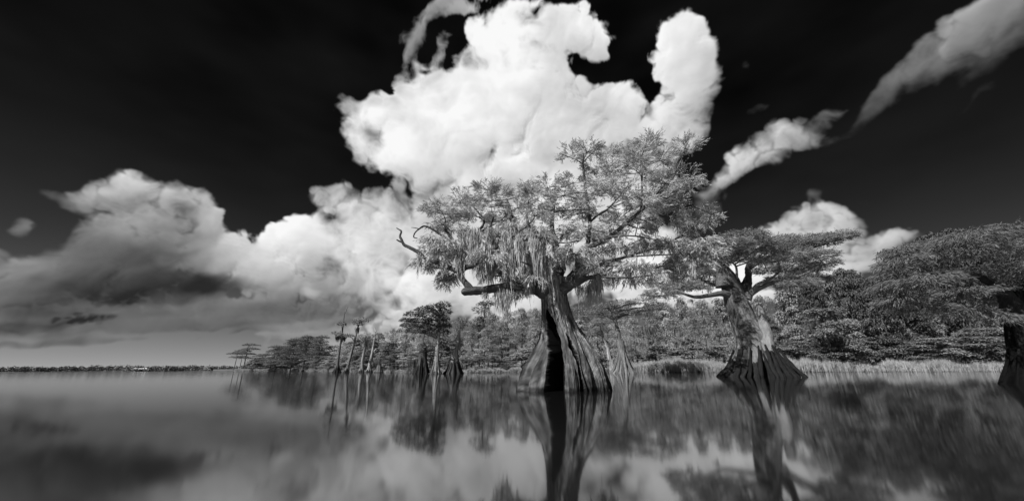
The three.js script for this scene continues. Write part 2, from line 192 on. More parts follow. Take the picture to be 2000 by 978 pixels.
// A trunk in level rings: rows [y, centre x, centre z, half width, half depth]; shape(theta, y, r) bends each ring, tone(theta, y) gives the bark's own colour
function trunkGeo(rows, seg, dy, shape, tone) {
  const g = new Geo(), y0 = rows[0][0], y1 = rows[rows.length - 1][0], n = Math.max(4, Math.round((y1 - y0) / dy));
  for (let i = 0; i <= n; i++) {
    const y = mix(y0, y1, i / n), cx = table(rows, y, 1), cz = table(rows, y, 2), a = table(rows, y, 3), b = table(rows, y, 4);
    for (let s = 0; s <= seg; s++) {
      const th = (s % seg) / seg * Math.PI * 2, sn = Math.sin(th), cs = Math.cos(th), r0 = 1 / Math.hypot(sn / a, cs / b), r = shape(th, y, r0);
      g.v(cx + sn * r, y, cz + cs * r, sn, 0, cs, tone(th, y), s / seg * 6.283 * a, y);
    }
  }
  for (let i = 0; i < n; i++) for (let s = 0; s < seg; s++) { const a = i * (seg + 1) + s, b = a + seg + 1; g.i.push(a, a + 1, b, a + 1, b + 1, b); }
  const m = g.v(table(rows, y1, 1), y1 + 0.02, table(rows, y1, 2), 0, 1, 0, 0.25);
  for (let s = 0; s < seg; s++) { const a = n * (seg + 1) + s; g.i.push(a, a + 1, m); }
  const geo = g.build(true), N = geo.attributes.normal;
  for (let i = 0; i <= n; i++) { const a = i * (seg + 1), b = a + seg, x = N.getX(a) + N.getX(b), y = N.getY(a) + N.getY(b), z = N.getZ(a) + N.getZ(b), k = Math.hypot(x, y, z) || 1; N.setXYZ(a, x / k, y / k, z / k); N.setXYZ(b, x / k, y / k, z / k); }
  return geo;
}

// ---------------------------------------------------------------- materials (a monochrome place: greys are each thing's own brightness)
function fibreTexture(seed, nx, ny) {
  const S = 512, d = new Uint8Array(S * S * 4);
  for (let y = 0; y < S; y++) for (let x = 0; x < S; x++) {
    const u = x / S, v = y / S, a = u * Math.PI * 2, b = v * Math.PI * 2;
    const p = Math.cos(a) * nx, q = Math.sin(a) * nx, e = Math.cos(b) * ny, f = Math.sin(b) * ny;
    let k = 0.5 * noise(p + e + seed, q + f, seed + e * 0.7) + 0.35 * noise(p * 3 + e * 1.7, q * 3 + f * 1.7 + seed, e) + 0.3 * noise(p * 8 + seed, q * 8 + e * 2, f * 2);
    k = 0.82 + 0.55 * k; const c = Math.max(0, Math.min(255, k * 255)), o = (y * S + x) * 4; d[o] = d[o + 1] = d[o + 2] = c; d[o + 3] = 255;
  }
  const t = new THREE.DataTexture(d, S, S); t.wrapS = t.wrapT = THREE.RepeatWrapping; t.magFilter = THREE.LinearFilter; t.needsUpdate = true; return t;
}
const fibre = fibreTexture(3, 9, 1.2); fibre.repeat.set(2.4, 0.9);
const M = {
  bark: new THREE.MeshPhysicalMaterial({ name: 'bark', specularIntensity: 0.15, vertexColors: true, roughness: 0.95, map: fibre, bumpMap: fibre, bumpScale: 0.08 }),
  wood: new THREE.MeshPhysicalMaterial({ name: 'branch_bark', specularIntensity: 0.15, vertexColors: true, roughness: 0.95 }),
  leaf: new THREE.MeshPhysicalMaterial({ name: 'leaves', vertexColors: true, roughness: 0.9, transmission: 0.3, thickness: 0, side: THREE.DoubleSide, specularIntensity: 0.3 }),
  moss: new THREE.MeshPhysicalMaterial({ name: 'spanish_moss', vertexColors: true, roughness: 1, transmission: 0.3, thickness: 0, side: THREE.DoubleSide, specularIntensity: 0.2 }),
  water: new THREE.MeshPhysicalMaterial({ name: 'lake_water', color: new THREE.Color().setRGB(0.008, 0.008, 0.008), roughness: 0.062, ior: 2.3 }),
  cut: new THREE.MeshStandardMaterial({ name: 'cut_wood', color: new THREE.Color().setRGB(0.4, 0.4, 0.4), roughness: 0.9 }),
  soil: new THREE.MeshStandardMaterial({ name: 'soil', color: new THREE.Color().setRGB(0.09, 0.09, 0.09), roughness: 1 }),
  paint: new THREE.MeshStandardMaterial({ name: 'white_paint', color: new THREE.Color().setRGB(0.8, 0.8, 0.8), roughness: 0.6 }),
  dark: new THREE.MeshStandardMaterial({ name: 'dark_timber', color: new THREE.Color().setRGB(0.06, 0.06, 0.06), roughness: 0.8 }),
};
const used = {};
function numbered(name) { const k = used[name] = (used[name] ?? -1) + 1; return k ? `${name}_${String(k).padStart(3, '0')}` : name; }
function mesh(name, geometry, material, parent) { const m = new THREE.Mesh(geometry, material); m.name = name; m.castShadow = m.receiveShadow = true; parent.add(m); return m; }
function thing(name, label, category, [x, y, z], group, turn = 0) { const o = new THREE.Group(); o.name = numbered(name); o.position.set(x, y, z); o.rotation.y = turn; o.userData = { label, category }; if (group) o.userData.group = group; scene.add(o); return o; }
function setting(name, geometry, material, kind = 'structure') { const m = mesh(numbered(name), geometry, material, scene); m.userData.kind = kind; return m; }

// ---------------------------------------------------------------- lake, lake bed, banks
const flat = (w, d) => new THREE.PlaneGeometry(w, d).rotateX(-Math.PI / 2);
const lake = setting('lake_water', flat(3000, 3000), M.water); lake.position.set(0, 0, 0);
const bed = setting('lake_bed', flat(3400, 3400), M.soil); bed.position.y = -1.2;
// shore: azimuth (degrees), distance of the waterline, elevation of the forest's top
const SHORE = [[-37.980000000000004,330,0.2],[-36.78,300.0,0.2],[-35.55,270.0,1.37],[-33.04,255.0,2.14],[-31.01,235.0,3.46],[-28.73,205.0,4.06],[-26.14,160.0,3.19],[-22.36,115.0,4.24],[-18.37,95.0,5.78],[-15.6,84.0,7.49],[-11.1,74.0,8.06],[-6.41,70.0,7.67],[-0.05,70.0,9.25],[4.78,69.0,9.66],[11.88,66.0,9.61],[22.93,62.0,9.72],[30.7,63.0,9.38],[36.51,66.0,9.71],[41.58,70.0,9.75],[44.67,73.0,9.43],[48.14,76.0,11.89],[51.66,78.0,12.54],[54.7,79.0,11.67],[57.44,80.0,11.2],[62.65,82.0,9.33],[85,90,11],[110,95,11]];
const shoreAt = (az) => table(SHORE, az, 1), topAt = (az) => table(SHORE, az, 2);
const polar = (az, d) => [Math.sin(az * Math.PI / 180) * d, -Math.cos(az * Math.PI / 180) * d];
{
  const g = new Geo(), off = [-4, -0.6, 0.4, 3, 8, 20, 45, 110], hgt = [-1.3, -0.2, 0.12, 0.3, 0.45, 0.8, 1.2, 1.6], azs = [];
  for (let a = SHORE[0][0]; a <= SHORE[SHORE.length - 1][0] + 0.01; a += 0.5) azs.push(a);
  azs.forEach((a, i) => { const d = shoreAt(a); off.forEach((o, k) => { const [x, z] = polar(a, d + o * (k > 3 ? 1 : d / 80) + 0.5 * noise(a * 1.7, 3, k)); g.v(x, hgt[k] + (k > 1 ? 0.08 * noise(x * 0.6, 1, z * 0.6) : 0), z, 0, 1, 0, 0.5, x, z); }); });
  for (let i = 0; i < azs.length - 1; i++) for (let k = 0; k < off.length - 1; k++) { const a = i * off.length + k, b = a + off.length; g.i.push(a, b, a + 1, b, b + 1, a + 1); }
  setting('marsh_bank', g.build(true), M.soil);
}
{
  const g = new Geo();
  for (let i = 0; i <= 90; i++) { const a = -100 + i * 2; [[700, -1.3], [704, 0.3], [800, 1], [1500, 2]].forEach(([d, y]) => { const [x, z] = polar(a, d + 14 * noise(i * 0.6, 0, 7)); g.v(x, y, z, 0, 1, 0, 0.5, x, z); }); }
  for (let i = 0; i < 90; i++) for (let k = 0; k < 3; k++) { const a = i * 4 + k, b = a + 4; g.i.push(a, b, a + 1, b, b + 1, a + 1); }
  setting('far_shore', g.build(true), M.soil);
}
{ // the wood along the far shore, one mass
  const g = new Geo(), r = rng(77);
  for (let k = 0; k < 5200; k++) {
    const a = -80 + r() * 125, d = 706 + r() * r() * 60, [x, z] = polar(a, d), hill = 1 + 0.22 * noise(a * 0.3, 2, 5) + 0.12 * noise(a * 1.3, 4, 1) + 0.25 * smooth(-50, -40, a);
    const h = (4.2 + r() * 2.4) * hill + (d - 706) * 0.03, w = 2 + r() * 2.5, tone = 0.045 + r() * 0.03;
    for (let i = 0; i < 13; i++) {
      const u = gauss(r), v = r(), q = gauss(r); let dx = gauss(r), dy = gauss(r) * 0.6 - 0.1, dz = gauss(r); const n = Math.hypot(dx, dy, dz) || 1;
      g.leaf(x + u * w * Math.sqrt(1.05 - v * v), h * v * 0.95, z + q * w, dx / n, dy / n, dz / n, 1.4 + r(), 0.9, r() * 3, tone * (0.7 + 0.6 * r()));
    }
  }
  const m = setting('far_wood', g.build(), M.leaf, 'stuff'); m.userData.label = 'low dark line of woods along the far shore'; m.userData.category = 'woods';
}
{ // boathouse on the far shore
  const [x, z, , w] = [-496.33,-510.49,5.84,11.6], t = thing('boathouse', 'tiny long white building on the far shore', 'building', [x, 0.35, z], null, 0.8), hw = w / 2;
  mesh('wall', new THREE.BoxGeometry(w, 2.6, 6).translate(0, 1.3, 0), M.paint, t);
  const roof = new THREE.Shape([[-3.6, 0], [3.6, 0], [0, 1.3]].map((p) => new THREE.Vector2(...p)));
  mesh('roof', new THREE.ExtrudeGeometry(roof, { depth: w + 1, bevelEnabled: false }).rotateY(Math.PI / 2).translate(-hw - 0.5, 2.61, 0), M.paint, t);
  mesh('door', new THREE.BoxGeometry(1.6, 2.1, 0.1).translate(hw * 0.3, 1.06, 3.03), M.dark, t);
}

// ---------------------------------------------------------------- foliage
// cypress spray: fine needles fanning along a drooping twig
function spray(g, r, x, y, z, out, size, tone, droop, n = 13) {
  let dx = out[0] + gauss(r) * 0.7, dy = out[1] + gauss(r) * 0.6, dz = out[2] + gauss(r) * 0.7, k = Math.hypot(dx, dy, dz) || 1; dx /= k; dy /= k; dz /= k;
  let px = x, py = y, pz = z;
  for (let i = 0; i < n; i++) {
    const f = i / n, step = size * 0.9 / n; dy -= droop * 0.1; k = Math.hypot(dx, dy, dz); dx /= k; dy /= k; dz /= k;
    px += dx * step; py += dy * step; pz += dz * step;
    let lx = dx * 0.8 + gauss(r) * 0.75, ly = dy * 0.6 + gauss(r) * 0.6 - droop * 0.45, lz = dz * 0.8 + gauss(r) * 0.75; k = Math.hypot(lx, ly, lz) || 1;
    g.leaf(px, py, pz, lx / k, ly / k, lz / k, size * (0.42 + 0.35 * r()) * (1 - f * 0.3), size * 0.068, r() * 3.14, tone * (0.6 + 0.8 * r()));
  }
}
function mossStrands(g, r, x, y, z, w, len, count, tone, depth = w) {
  for (let k = 0; k < count; k++) {
    let px = x + gauss(r) * w, py = y + gauss(r) * 0.3 * Math.min(1, len), pz = z + gauss(r) * depth; const L = len * (0.2 + 1.0 * r() * r() + 0.1) * (1 - 0.5 * Math.abs(px - x) / (w + 0.01)), n = 5, wd = 0.005 + 0.007 * r(), a = r() * 6.28, tn = tone * (0.7 + 0.6 * r());
    let ids = [];
    for (let i = 0; i <= n; i++) {
      const q = wd * (i === n ? 0.25 : 0.6 + 0.8 * r()), cx = Math.cos(a + i * 0.5) * q, cz = Math.sin(a + i * 0.5) * q;
      ids.push(g.v(px - cx, py, pz - cz, cz / q, 0, -cx / q, tn), g.v(px + cx, py, pz + cz, cz / q, 0, -cx / q, tn));
      px += gauss(r) * 0.05; pz += gauss(r) * 0.05; py -= L / n;
    }
    for (let i = 0; i < n; i++) { const b = ids[i * 2]; g.i.push(b, b + 1, b + 2, b + 1, b + 3, b + 2); }
    if (r() < 0.7) for (let i = 0; i < 4; i++) { const f = r(); g.leaf(x + (px - x) * f, y - L * f, z + (pz - z) * f, gauss(r) * 0.8, -0.7, gauss(r) * 0.8, 0.07, 0.009, r() * 3, tn); }
  }
}

// ---------------------------------------------------------------- the great split cypress in front
{
  const t = thing('cypress_tree', 'large old cypress with split hollow trunk and moss hanging from its crown, standing nearest', 'tree', [1.58,0,-12.5]);
  const OUT = [[-1.25,-1.639,1.7200000000000002],[-0.3,-1.559,1.6400000000000001],[-0.02,-1.539,1.62],[0.18,-1.505,1.604],[0.413,-1.437,1.542],[0.649,-1.318,1.462],[0.871,-1.148,1.331],[1.096,-0.992,1.197],[1.323,-0.835,1.045],[1.57,-0.71,0.893],[1.821,-0.651,0.704],[2.057,-0.61,0.547],[2.297,-0.585,0.422],[2.54,-0.56,0.33],[2.821,-0.552,0.275],[3.052,-0.562,0.269],[3.268,-0.663,0.298],[3.45,-0.765,0.378],[3.634,-0.814,0.424]];                                  // y, left, right
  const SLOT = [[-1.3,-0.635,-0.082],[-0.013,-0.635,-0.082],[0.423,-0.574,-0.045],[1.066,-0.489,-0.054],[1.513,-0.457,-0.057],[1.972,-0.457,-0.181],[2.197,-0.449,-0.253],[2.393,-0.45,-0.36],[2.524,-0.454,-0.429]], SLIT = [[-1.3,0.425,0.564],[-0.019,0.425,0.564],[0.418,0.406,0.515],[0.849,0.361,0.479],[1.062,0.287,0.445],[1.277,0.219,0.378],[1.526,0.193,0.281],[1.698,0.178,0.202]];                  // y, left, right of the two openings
  const rows = OUT.map(([y, l, r]) => [y, (l + r) / 2, 0, (r - l) / 2, Math.max(0.55, (r - l) / 2 * 0.72)]);
  const ribs = (th, y) => { const low = smooth(2.3, 0.2, y); let v = 0; for (const [a, w, d] of [[-1.45, 0.1, 0.2], [-1.12, 0.09, 0.16], [-0.75, 0.05, 0.06], [0.5, 0.06, 0.10], [0.86, 0.09, 0.14], [1.25, 0.08, 0.12], [1.7, 0.1, 0.2], [2.3, 0.15, 0.2], [3.0, 0.15, 0.2], [-2.0, 0.15, 0.2], [-2.6, 0.12, 0.2]]) { const q = ((th - a - 0.1 * noise(a * 9, y * 1.2, 2) + 9.42478) % 6.28319) - 3.14159; v += d * Math.exp(-(q * q) / (w * w)); } return v * low; };
  const inside = (rowsS, x, y, s) => { if (y > rowsS[rowsS.length - 1][0]) return 0; const l = table(rowsS, y, 1), r = table(rowsS, y, 2), j = 0.015 * noise(y * 7, 4, 1) + 0.02 * noise(y * 2.2, 1, 9); return smooth(l - s + j, l + s + j, x) * smooth(r + s + j, r - s + j, x); };
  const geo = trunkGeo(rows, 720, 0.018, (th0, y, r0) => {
    const th = th0 > Math.PI ? th0 - 2 * Math.PI : th0, cs = Math.cos(th), sn = Math.sin(th), cx = table(rows, y, 1);
    let r = r0 * (1 - ribs(th, y)) * (1 + 0.12 * smooth(2.6, 0.6, y) * fbm(sn * 2.6 + 5, y * 0.7, cs * 2.6, 3) + 0.05 * fbm(sn * 6, y * 1.6, cs * 6, 2));
    r += 0.045 * noise(th * 7 + y * 0.7, y * 1.1, 3) + 0.028 * (Math.abs(noise(th * 20 + y * 0.9, y * 1.3, 5)) - 0.4) + 0.014 * noise(th * 48 + y, y * 3, 8) + 0.006 * noise(th * 90, y * 9, 2);
    if (cs > 0) {
      const x = cx + sn * r0;
      const m = Math.max(inside(SLOT, x, y, 0.02), inside(SLIT, x, y, 0.016) * 0.92);
      r = mix(r, Math.min(r, Math.max(0.07, r0 * 0.08)), m);
      const k = 0.09 * inside([[-1.3,-0.01,0.309],[-0.008,-0.01,0.309],[0.422,-0.003,0.304],[0.642,0.008,0.255],[0.759,0.044,0.137]], x, y, 0.06); r += k;
    }
    return r;
  }, (th, y) => {
    const wet = smooth(0.16, 0.05, y + 0.05 * noise(th * 8, 1, 1)), f = fbm(Math.sin(th) * 4, y * 1.1, Math.cos(th) * 4, 4), pale = smooth(-0.1, 0.4, f + 0.35 * (y / 3));
    if (Math.cos(th) > 0) { const x = table(rows, y, 1) + Math.sin(th) / Math.hypot(Math.sin(th) / table(rows, y, 3), Math.cos(th) / table(rows, y, 4)); if (inside(SLOT, x, y, 0.02) > 0.06 || inside(SLIT, x, y, 0.016) > 0.06) return 0.012; }   // both openings painted near-black: the deep shade inside, put into the bark tone
    const sx = Math.sin(th), cz = Math.cos(th), mott = fbm(sx * 9 + 4, y * 5, cz * 9, 3), streak = noise(th * 30 + y * 0.8, y * 1.1, 6), stain = smooth(-0.05, 0.25, fbm(sx * 3 + 8, y * 1.3, cz * 3, 4) + 0.42 - y * 0.42);
    return Math.max(0.03, (0.14 + 0.42 * pale) * (1 + 0.85 * mott + 0.35 * streak) * (1 - 0.55 * stain) * (1 - 0.6 * wet));
  });
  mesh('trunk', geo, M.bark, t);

  const limbs = [["limb",0.2,[[-0.269,3.12,0.1,0.317],[-0.683,3.258,0.3,0.295],[-1.245,3.219,0.5,0.188],[-1.839,3.196,0.7,0.143],[-2.419,3.093,0.8,0.133],[-2.906,3.042,0.9,0.14],[-3.129,2.999,0.95,0.115],[-3.211,2.983,0.95,0.041]]],["limb",0.2,[[-2.873,3.041,0.9,0.115],[-3.045,3.244,0.9,0.108],[-3.208,3.444,0.85,0.1],[-3.341,3.682,0.8,0.101],[-3.449,3.822,0.8,0.085]]],["dead_branch",0.2,[[-3.393,3.717,0.8,0.085],[-3.723,3.877,0.8,0.072],[-4.081,4.034,0.75,0.073],[-4.461,4.176,0.7,0.069],[-4.732,4.411,0.65,0.065],[-5.112,4.631,0.6,0.057],[-5.295,4.725,0.6,0.053],[-5.4,4.913,0.6,0.044],[-5.481,5.063,0.55,0.036],[-5.452,5.235,0.55,0.03],[-5.556,5.331,0.5,0.023],[-5.651,5.39,0.5,0.016]]],["dead_branch",0.16,[[-5.337,4.8,0.6,0.035],[-5.466,4.857,0.6,0.028],[-5.56,4.896,0.65,0.018]]],["dead_branch",0.14,[[-3.641,4.806,0.5,0.044],[-4.123,5.15,0.5,0.04],[-4.348,5.313,0.5,0.036],[-4.664,5.452,0.5,0.033],[-4.837,5.354,0.5,0.029],[-4.987,5.193,0.5,0.025],[-5.011,5.041,0.5,0.021],[-4.883,5.002,0.5,0.013]]],["dead_branch",0.14,[[-4.855,5.347,0.5,0.018],[-4.984,5.386,0.5,0.014],[-5.13,5.406,0.5,0.009]]],["limb",0.2,[[-3.305,3.612,0.8,0.093],[-3.164,3.794,0.9,0.101],[-2.853,3.869,1.0,0.075],[-2.672,4.007,1.0,0.05],[-2.458,4.216,1.0,0.034]]],["limb",0.18,[[-3.343,3.717,0.8,0.085],[-3.217,4.217,0.6,0.078],[-3.247,4.71,0.5,0.071],[-3.02,5.085,0.4,0.059],[-2.813,5.276,0.35,0.05],[-2.622,5.549,0.3,0.046],[-2.59,5.787,0.3,0.037],[-2.78,6.029,0.3,0.028],[-3.031,6.356,0.3,0.019]]],["limb",0.24,[[-2.848,5.237,0.35,0.032],[-2.492,5.43,0.3,0.027],[-2.094,5.706,0.2,0.022],[-1.761,6.029,0.1,0.015]]],["limb",0.18,[[-3.22,4.308,0.6,0.061],[-3.645,4.936,0.4,0.054],[-3.995,5.459,0.3,0.041],[-4.222,5.899,0.2,0.028]]],["limb",0.2,[[-0.464,3.401,-0.2,0.272],[-0.652,4.015,-0.4,0.205],[-1.006,4.663,-0.6,0.163],[-1.342,5.415,-0.7,0.118],[-1.573,6.267,-0.7,0.08],[-1.772,7.039,-0.7,0.041]]],["limb",0.18,[[-0.269,3.385,0.2,0.228],[-0.512,3.69,0.5,0.173],[-0.475,4.021,0.6,0.138],[-0.625,4.444,0.7,0.104],[-0.881,4.87,0.8,0.07],[-1.043,5.529,0.8,0.044],[-0.995,6.209,0.8,0.022]]],["limb",0.18,[[-0.03,3.569,-0.3,0.238],[0.237,4.286,-0.7,0.172],[0.117,5.197,-1.0,0.13],[0.022,6.095,-1.1,0.092],[0.14,6.991,-1.1,0.063],[0.237,7.803,-1.1,0.032]]],["limb",0.2,[[-1.244,3.253,0.5,0.103],[-1.763,3.615,0.1,0.089],[-2.228,4.162,-0.2,0.074],[-2.529,4.809,-0.4,0.057],[-2.451,5.556,-0.5,0.039],[-2.264,6.293,-0.5,0.025]]],["limb",0.24,[[-0.007,3.083,0.1,0.264],[0.113,3.183,0.3,0.225],[0.331,3.279,0.5,0.163],[0.593,3.36,0.6,0.119],[0.962,3.515,0.6,0.077],[1.374,3.613,0.55,0.06],[1.703,3.695,0.5,0.048],[2.445,3.879,0.4,0.031],[3.279,3.956,0.3,0.018]]],["limb",0.3,[[0.559,3.36,0.6,0.111],[0.611,3.658,0.6,0.081],[0.643,4.177,0.6,0.074],[0.763,4.431,0.6,0.079],[1.278,4.721,0.5,0.08],[1.831,5.019,0.45,0.076],[2.472,5.538,0.4,0.068],[3.095,6.075,0.3,0.056],[3.831,6.737,0.2,0.043],[4.458,7.415,0.2,0.034],[4.919,8.183,0.2,0.025],[5.276,8.979,0.2,0.016]]],["limb",0.16,[[0.224,3.397,-0.2,0.181],[0.763,4.033,-0.5,0.131],[1.102,4.598,-0.3,0.094],[1.181,4.97,0.0,0.074],[1.223,5.625,0.3,0.064],[1.178,6.325,0.4,0.056],[1.126,7.219,0.4,0.047],[1.118,7.974,0.4,0.037],[1.166,8.417,0.4,0.024]]],["limb",0.2,[[1.118,7.974,0.4,0.025],[0.801,8.112,0.5,0.019],[0.278,8.272,0.6,0.01]]],["limb",0.2,[[1.121,8.018,0.4,0.025],[1.42,8.412,0.3,0.02],[1.863,8.77,0.2,0.01]]],["limb",0.2,[[1.264,5.685,0.3,0.041],[1.554,5.919,0.4,0.037],[1.876,6.093,0.5,0.031],[2.23,6.446,0.6,0.022],[2.544,6.832,0.6,0.013]]],["limb",0.16,[[3.114,6.075,0.3,0.042],[3.345,6.882,0.0,0.039],[3.472,7.698,-0.1,0.036],[3.512,8.4,-0.1,0.03],[3.802,9.145,-0.1,0.02],[4.021,9.769,-0.1,0.01]]],["limb",0.24,[[1.831,5.019,0.45,0.045],[2.173,4.945,0.8,0.035],[2.667,4.796,1.1,0.025],[3.241,4.578,1.3,0.017]]],["limb",0.2,[[0.63,3.406,0.4,0.095],[1.214,4.043,-0.4,0.084],[2.081,4.55,-1.1,0.069],[3.274,4.988,-1.6,0.057],[4.589,5.474,-1.9,0.043],[5.788,6.073,-2.0,0.032],[6.534,6.653,-2.0,0.022]]],["limb",0.26,[[-0.915,3.823,1.0,0.025],[-1.415,4.005,1.1,0.02],[-1.831,4.147,1.1,0.012]]],["limb",0.3,[[0.718,4.839,0.6,0.026],[0.226,4.663,0.9,0.022],[-0.227,4.615,1.1,0.014]]],["limb",0.22,[[3.831,6.737,0.2,0.033],[4.398,6.663,0.0,0.029],[5.144,6.541,-0.2,0.023],[5.926,6.263,-0.3,0.014]]]];                                  // [name, tone, points [x, y, z, radius]]
  const samples = [];
  limbs.forEach(([name, tone, pts], k) => {
    const g = new Geo().tube(pts, pts[0][3] > 0.1 ? 18 : 9, pts[0][3] > 0.1 ? 0.24 : 0.17, tone * 0.85, 9, k * 3.7);
    mesh(name, g.build(true), M.bark, t);
    if (name !== 'dead_branch') smoothPath(pts, 4).forEach((p) => samples.push(p));
  });

  const clumps = [[5.11,8.78,0.33,0.51,0.43,0.0],[3.84,9.06,0.1,0.48,0.48,0.0],[2.87,7.68,1.37,0.54,0.39,0.0],[3.95,8.12,0.56,0.54,0.42,0.0],[2.69,7.86,0.64,0.49,0.42,0.0],[0.99,9.27,-0.92,0.52,0.35,0.0],[1.08,7.9,1.46,0.46,0.32,0.0],[2.62,9.76,-1.5,0.68,0.41,0.0],[1.95,8.62,-0.88,0.64,0.43,0.0],[2.56,8.0,-0.23,0.68,0.48,0.1],[2.88,7.1,0.97,0.54,0.44,0.1],[5.28,8.32,-0.81,0.63,0.46,0.1],[4.62,6.73,1.0,0.47,0.39,0.2],[3.6,6.65,1.52,0.52,0.41,0.1],[4.38,7.24,-1.19,0.76,0.55,0.2],[4.51,6.41,0.31,0.64,0.49,0.2],[6.15,6.85,-1.36,0.55,0.51,0.3],[5.91,5.89,-0.27,0.35,0.46,0.4],[5.62,6.17,-1.37,0.71,0.54,0.4],[4.71,4.67,1.12,0.41,0.41,0.5],[4.19,5.92,-0.22,0.69,0.5,0.3],[2.67,5.77,1.67,0.53,0.43,0.2],[2.4,6.34,1.09,0.53,0.46,0.2],[1.72,6.47,1.41,0.59,0.48,0.2],[1.76,7.73,-1.29,0.6,0.6,0.2],[1.1,8.4,-1.64,0.58,0.44,0.1],[0.31,6.8,0.4,0.56,0.49,0.2],[-0.06,7.97,-1.29,0.56,0.43,0.1],[-0.76,6.49,0.91,0.4,0.36,0.1],[-1.01,7.26,-0.35,0.36,0.36,0.1],[0.04,6.32,0.11,0.68,0.53,0.3],[-0.84,5.4,1.75,0.56,0.43,0.3],[0.8,6.22,0.09,0.61,0.53,0.3],[2.08,6.92,-1.59,0.69,0.6,0.3],[2.85,6.63,-1.35,0.71,0.55,0.3],[3.06,5.57,0.17,0.63,0.44,0.4],[1.95,5.4,0.1,0.63,0.45,0.4],[1.02,5.23,0.56,0.61,0.47,0.4],[0.36,5.6,-0.4,0.7,0.54,0.5],[-0.6,5.13,0.59,0.64,0.5,0.6],[-1.37,6.67,-0.4,0.51,0.44,0.2],[-2.04,6.8,0.44,0.41,0.34,0.0],[-2.47,6.77,0.89,0.4,0.33,0.0],[-3.14,7.33,-1.05,0.54,0.38,0.0],[-3.56,6.94,-0.38,0.4,0.44,0.1],[-2.34,6.49,0.01,0.54,0.34,0.1],[-2.75,5.84,0.64,0.58,0.36,0.2],[-1.88,6.36,-0.93,0.61,0.45,0.3],[-1.39,5.48,0.21,0.59,0.48,0.6],[-3.51,6.02,0.38,0.48,0.37,0.2],[-3.93,5.79,1.04,0.42,0.35,0.2],[-4.66,6.47,-0.3,0.35,0.35,0.2],[-4.33,5.65,0.32,0.44,0.33,0.3],[-3.98,5.92,-0.86,0.6,0.44,0.4],[-2.04,5.37,-0.01,0.6,0.49,0.7],[-2.89,5.77,-1.06,0.61,0.45,0.5],[-4.17,4.86,0.89,0.41,0.35,0.5],[-4.58,4.72,-0.08,0.37,0.33,0.5],[-3.74,4.61,0.81,0.48,0.41,0.6],[-3.27,4.76,-0.23,0.52,0.49,0.7],[-3.97,4.2,0.68,0.38,0.28,0.5],[-4.73,4.29,-0.07,0.4,0.18,0.6],[-3.98,3.68,-0.12,0.33,0.27,0.6],[-3.7,3.82,0.06,0.32,0.29,0.6],[-4.25,4.05,0.24,0.36,0.18,0.5],[-2.33,4.22,1.16,0.57,0.47,0.8],[-1.58,4.38,0.33,0.64,0.5,0.9],[-0.76,4.94,-1.5,0.66,0.53,0.9],[-2.2,3.76,0.26,0.49,0.28,0.9],[-1.49,3.95,-0.75,0.65,0.31,0.9],[-0.13,4.21,0.87,0.51,0.44,0.6],[0.44,4.18,1.51,0.48,0.39,0.5],[1.53,4.64,0.06,0.59,0.4,0.5],[2.27,4.75,0.39,0.61,0.39,0.5],[3.93,5.46,-1.53,0.71,0.46,0.5],[4.1,4.89,0.13,0.62,0.44,0.5],[5.25,4.95,-0.97,0.59,0.44,0.6],[5.37,4.57,0.21,0.36,0.36,0.5],[2.19,4.31,-0.47,0.6,0.3,0.6],[2.56,3.93,0.87,0.57,0.3,0.6],[4.27,4.65,-1.34,0.69,0.36,0.6],[4.84,4.32,-0.91,0.58,0.31,0.6],[1.0,3.91,0.65,0.45,0.28,0.6],[2.45,3.7,0.04,0.54,0.21,0.6],[1.41,3.57,0.22,0.39,0.21,0.6],[-0.84,3.46,1.06,0.36,0.23,0.7],[5.24,4.16,-0.02,0.47,0.25,0.5],[3.04,3.58,0.83,0.4,0.17,0.6],[6.0,4.92,0.01,0.26,0.3,0.5]];                                // x, y, z, half width, half height, droop
  const tw = new Geo(), cr = new Geo(), r = rng(5);
  clumps.forEach(([x, y, z, w, h, droop], ci) => {
    let best = samples[0], bd = 1e9;
    for (const s of samples) { const d = Math.hypot(s[0] - x, (s[1] - y) * 1.2 + (s[1] > y ? 1.5 : 0), s[2] - z); if (d < bd) { bd = d; best = s; } }
    const mid = [mix(best[0], x, 0.5) + gauss(r) * 0.15, mix(best[1], y, 0.35) - 0.05, mix(best[2], z, 0.5) + gauss(r) * 0.15];
    const r0 = Math.min(best[3] * 0.7, 0.02 + 0.012 * bd);
    tw.tube([[best[0], best[1], best[2], r0], [...mid, r0 * 0.75], [x, y - h * 0.3, z, r0 * 0.45]], 5, 0.1, 0.13, 4, ci);
    const hubs = [];
    for (let k = 0; k < 11; k++) {
      const a = r() * 6.28, q = 0.45 + 0.6 * r(), ex = x + Math.cos(a) * w * q, ez = z + Math.sin(a) * w * q * 0.9, ey = y + gauss(r) * h * 0.95;
      tw.tube([[x, y - h * 0.3, z, r0 * 0.42], [mix(x, ex, 0.55), mix(y - h * 0.3, ey, 0.35), mix(z, ez, 0.55), r0 * 0.28], [ex, ey, ez, 0.004]], 3, 0, 0.12, 3, ci + k);
      for (let m = 0; m < 3; m++) { const f = 0.45 + 0.55 * r(); hubs.push([mix(x, ex, f), mix(y - h * 0.3, ey, f * f * 0.6 + f * 0.4), mix(z, ez, f), Math.cos(a), Math.sin(a)]); }
    }
    const n = Math.round(46 + 430 * w * h);
    for (let k = 0; k < n; k++) {
      const hb = hubs[Math.floor(r() * hubs.length)], s = 0.21 + 0.13 * r();
      const q = 0.30 * Math.min(1, w + 0.3);
      spray(cr, r, hb[0] + gauss(r) * q, hb[1] + gauss(r) * q * 0.9 + 0.04, hb[2] + gauss(r) * q, [hb[3] * 0.6, 0.15 - droop * 0.5, hb[4] * 0.6], s, 0.36 + 0.34 * r() * r(), droop, 11);
    }
  });
  mesh('twigs', tw.build(true), M.wood, t).userData.kind = 'stuff';
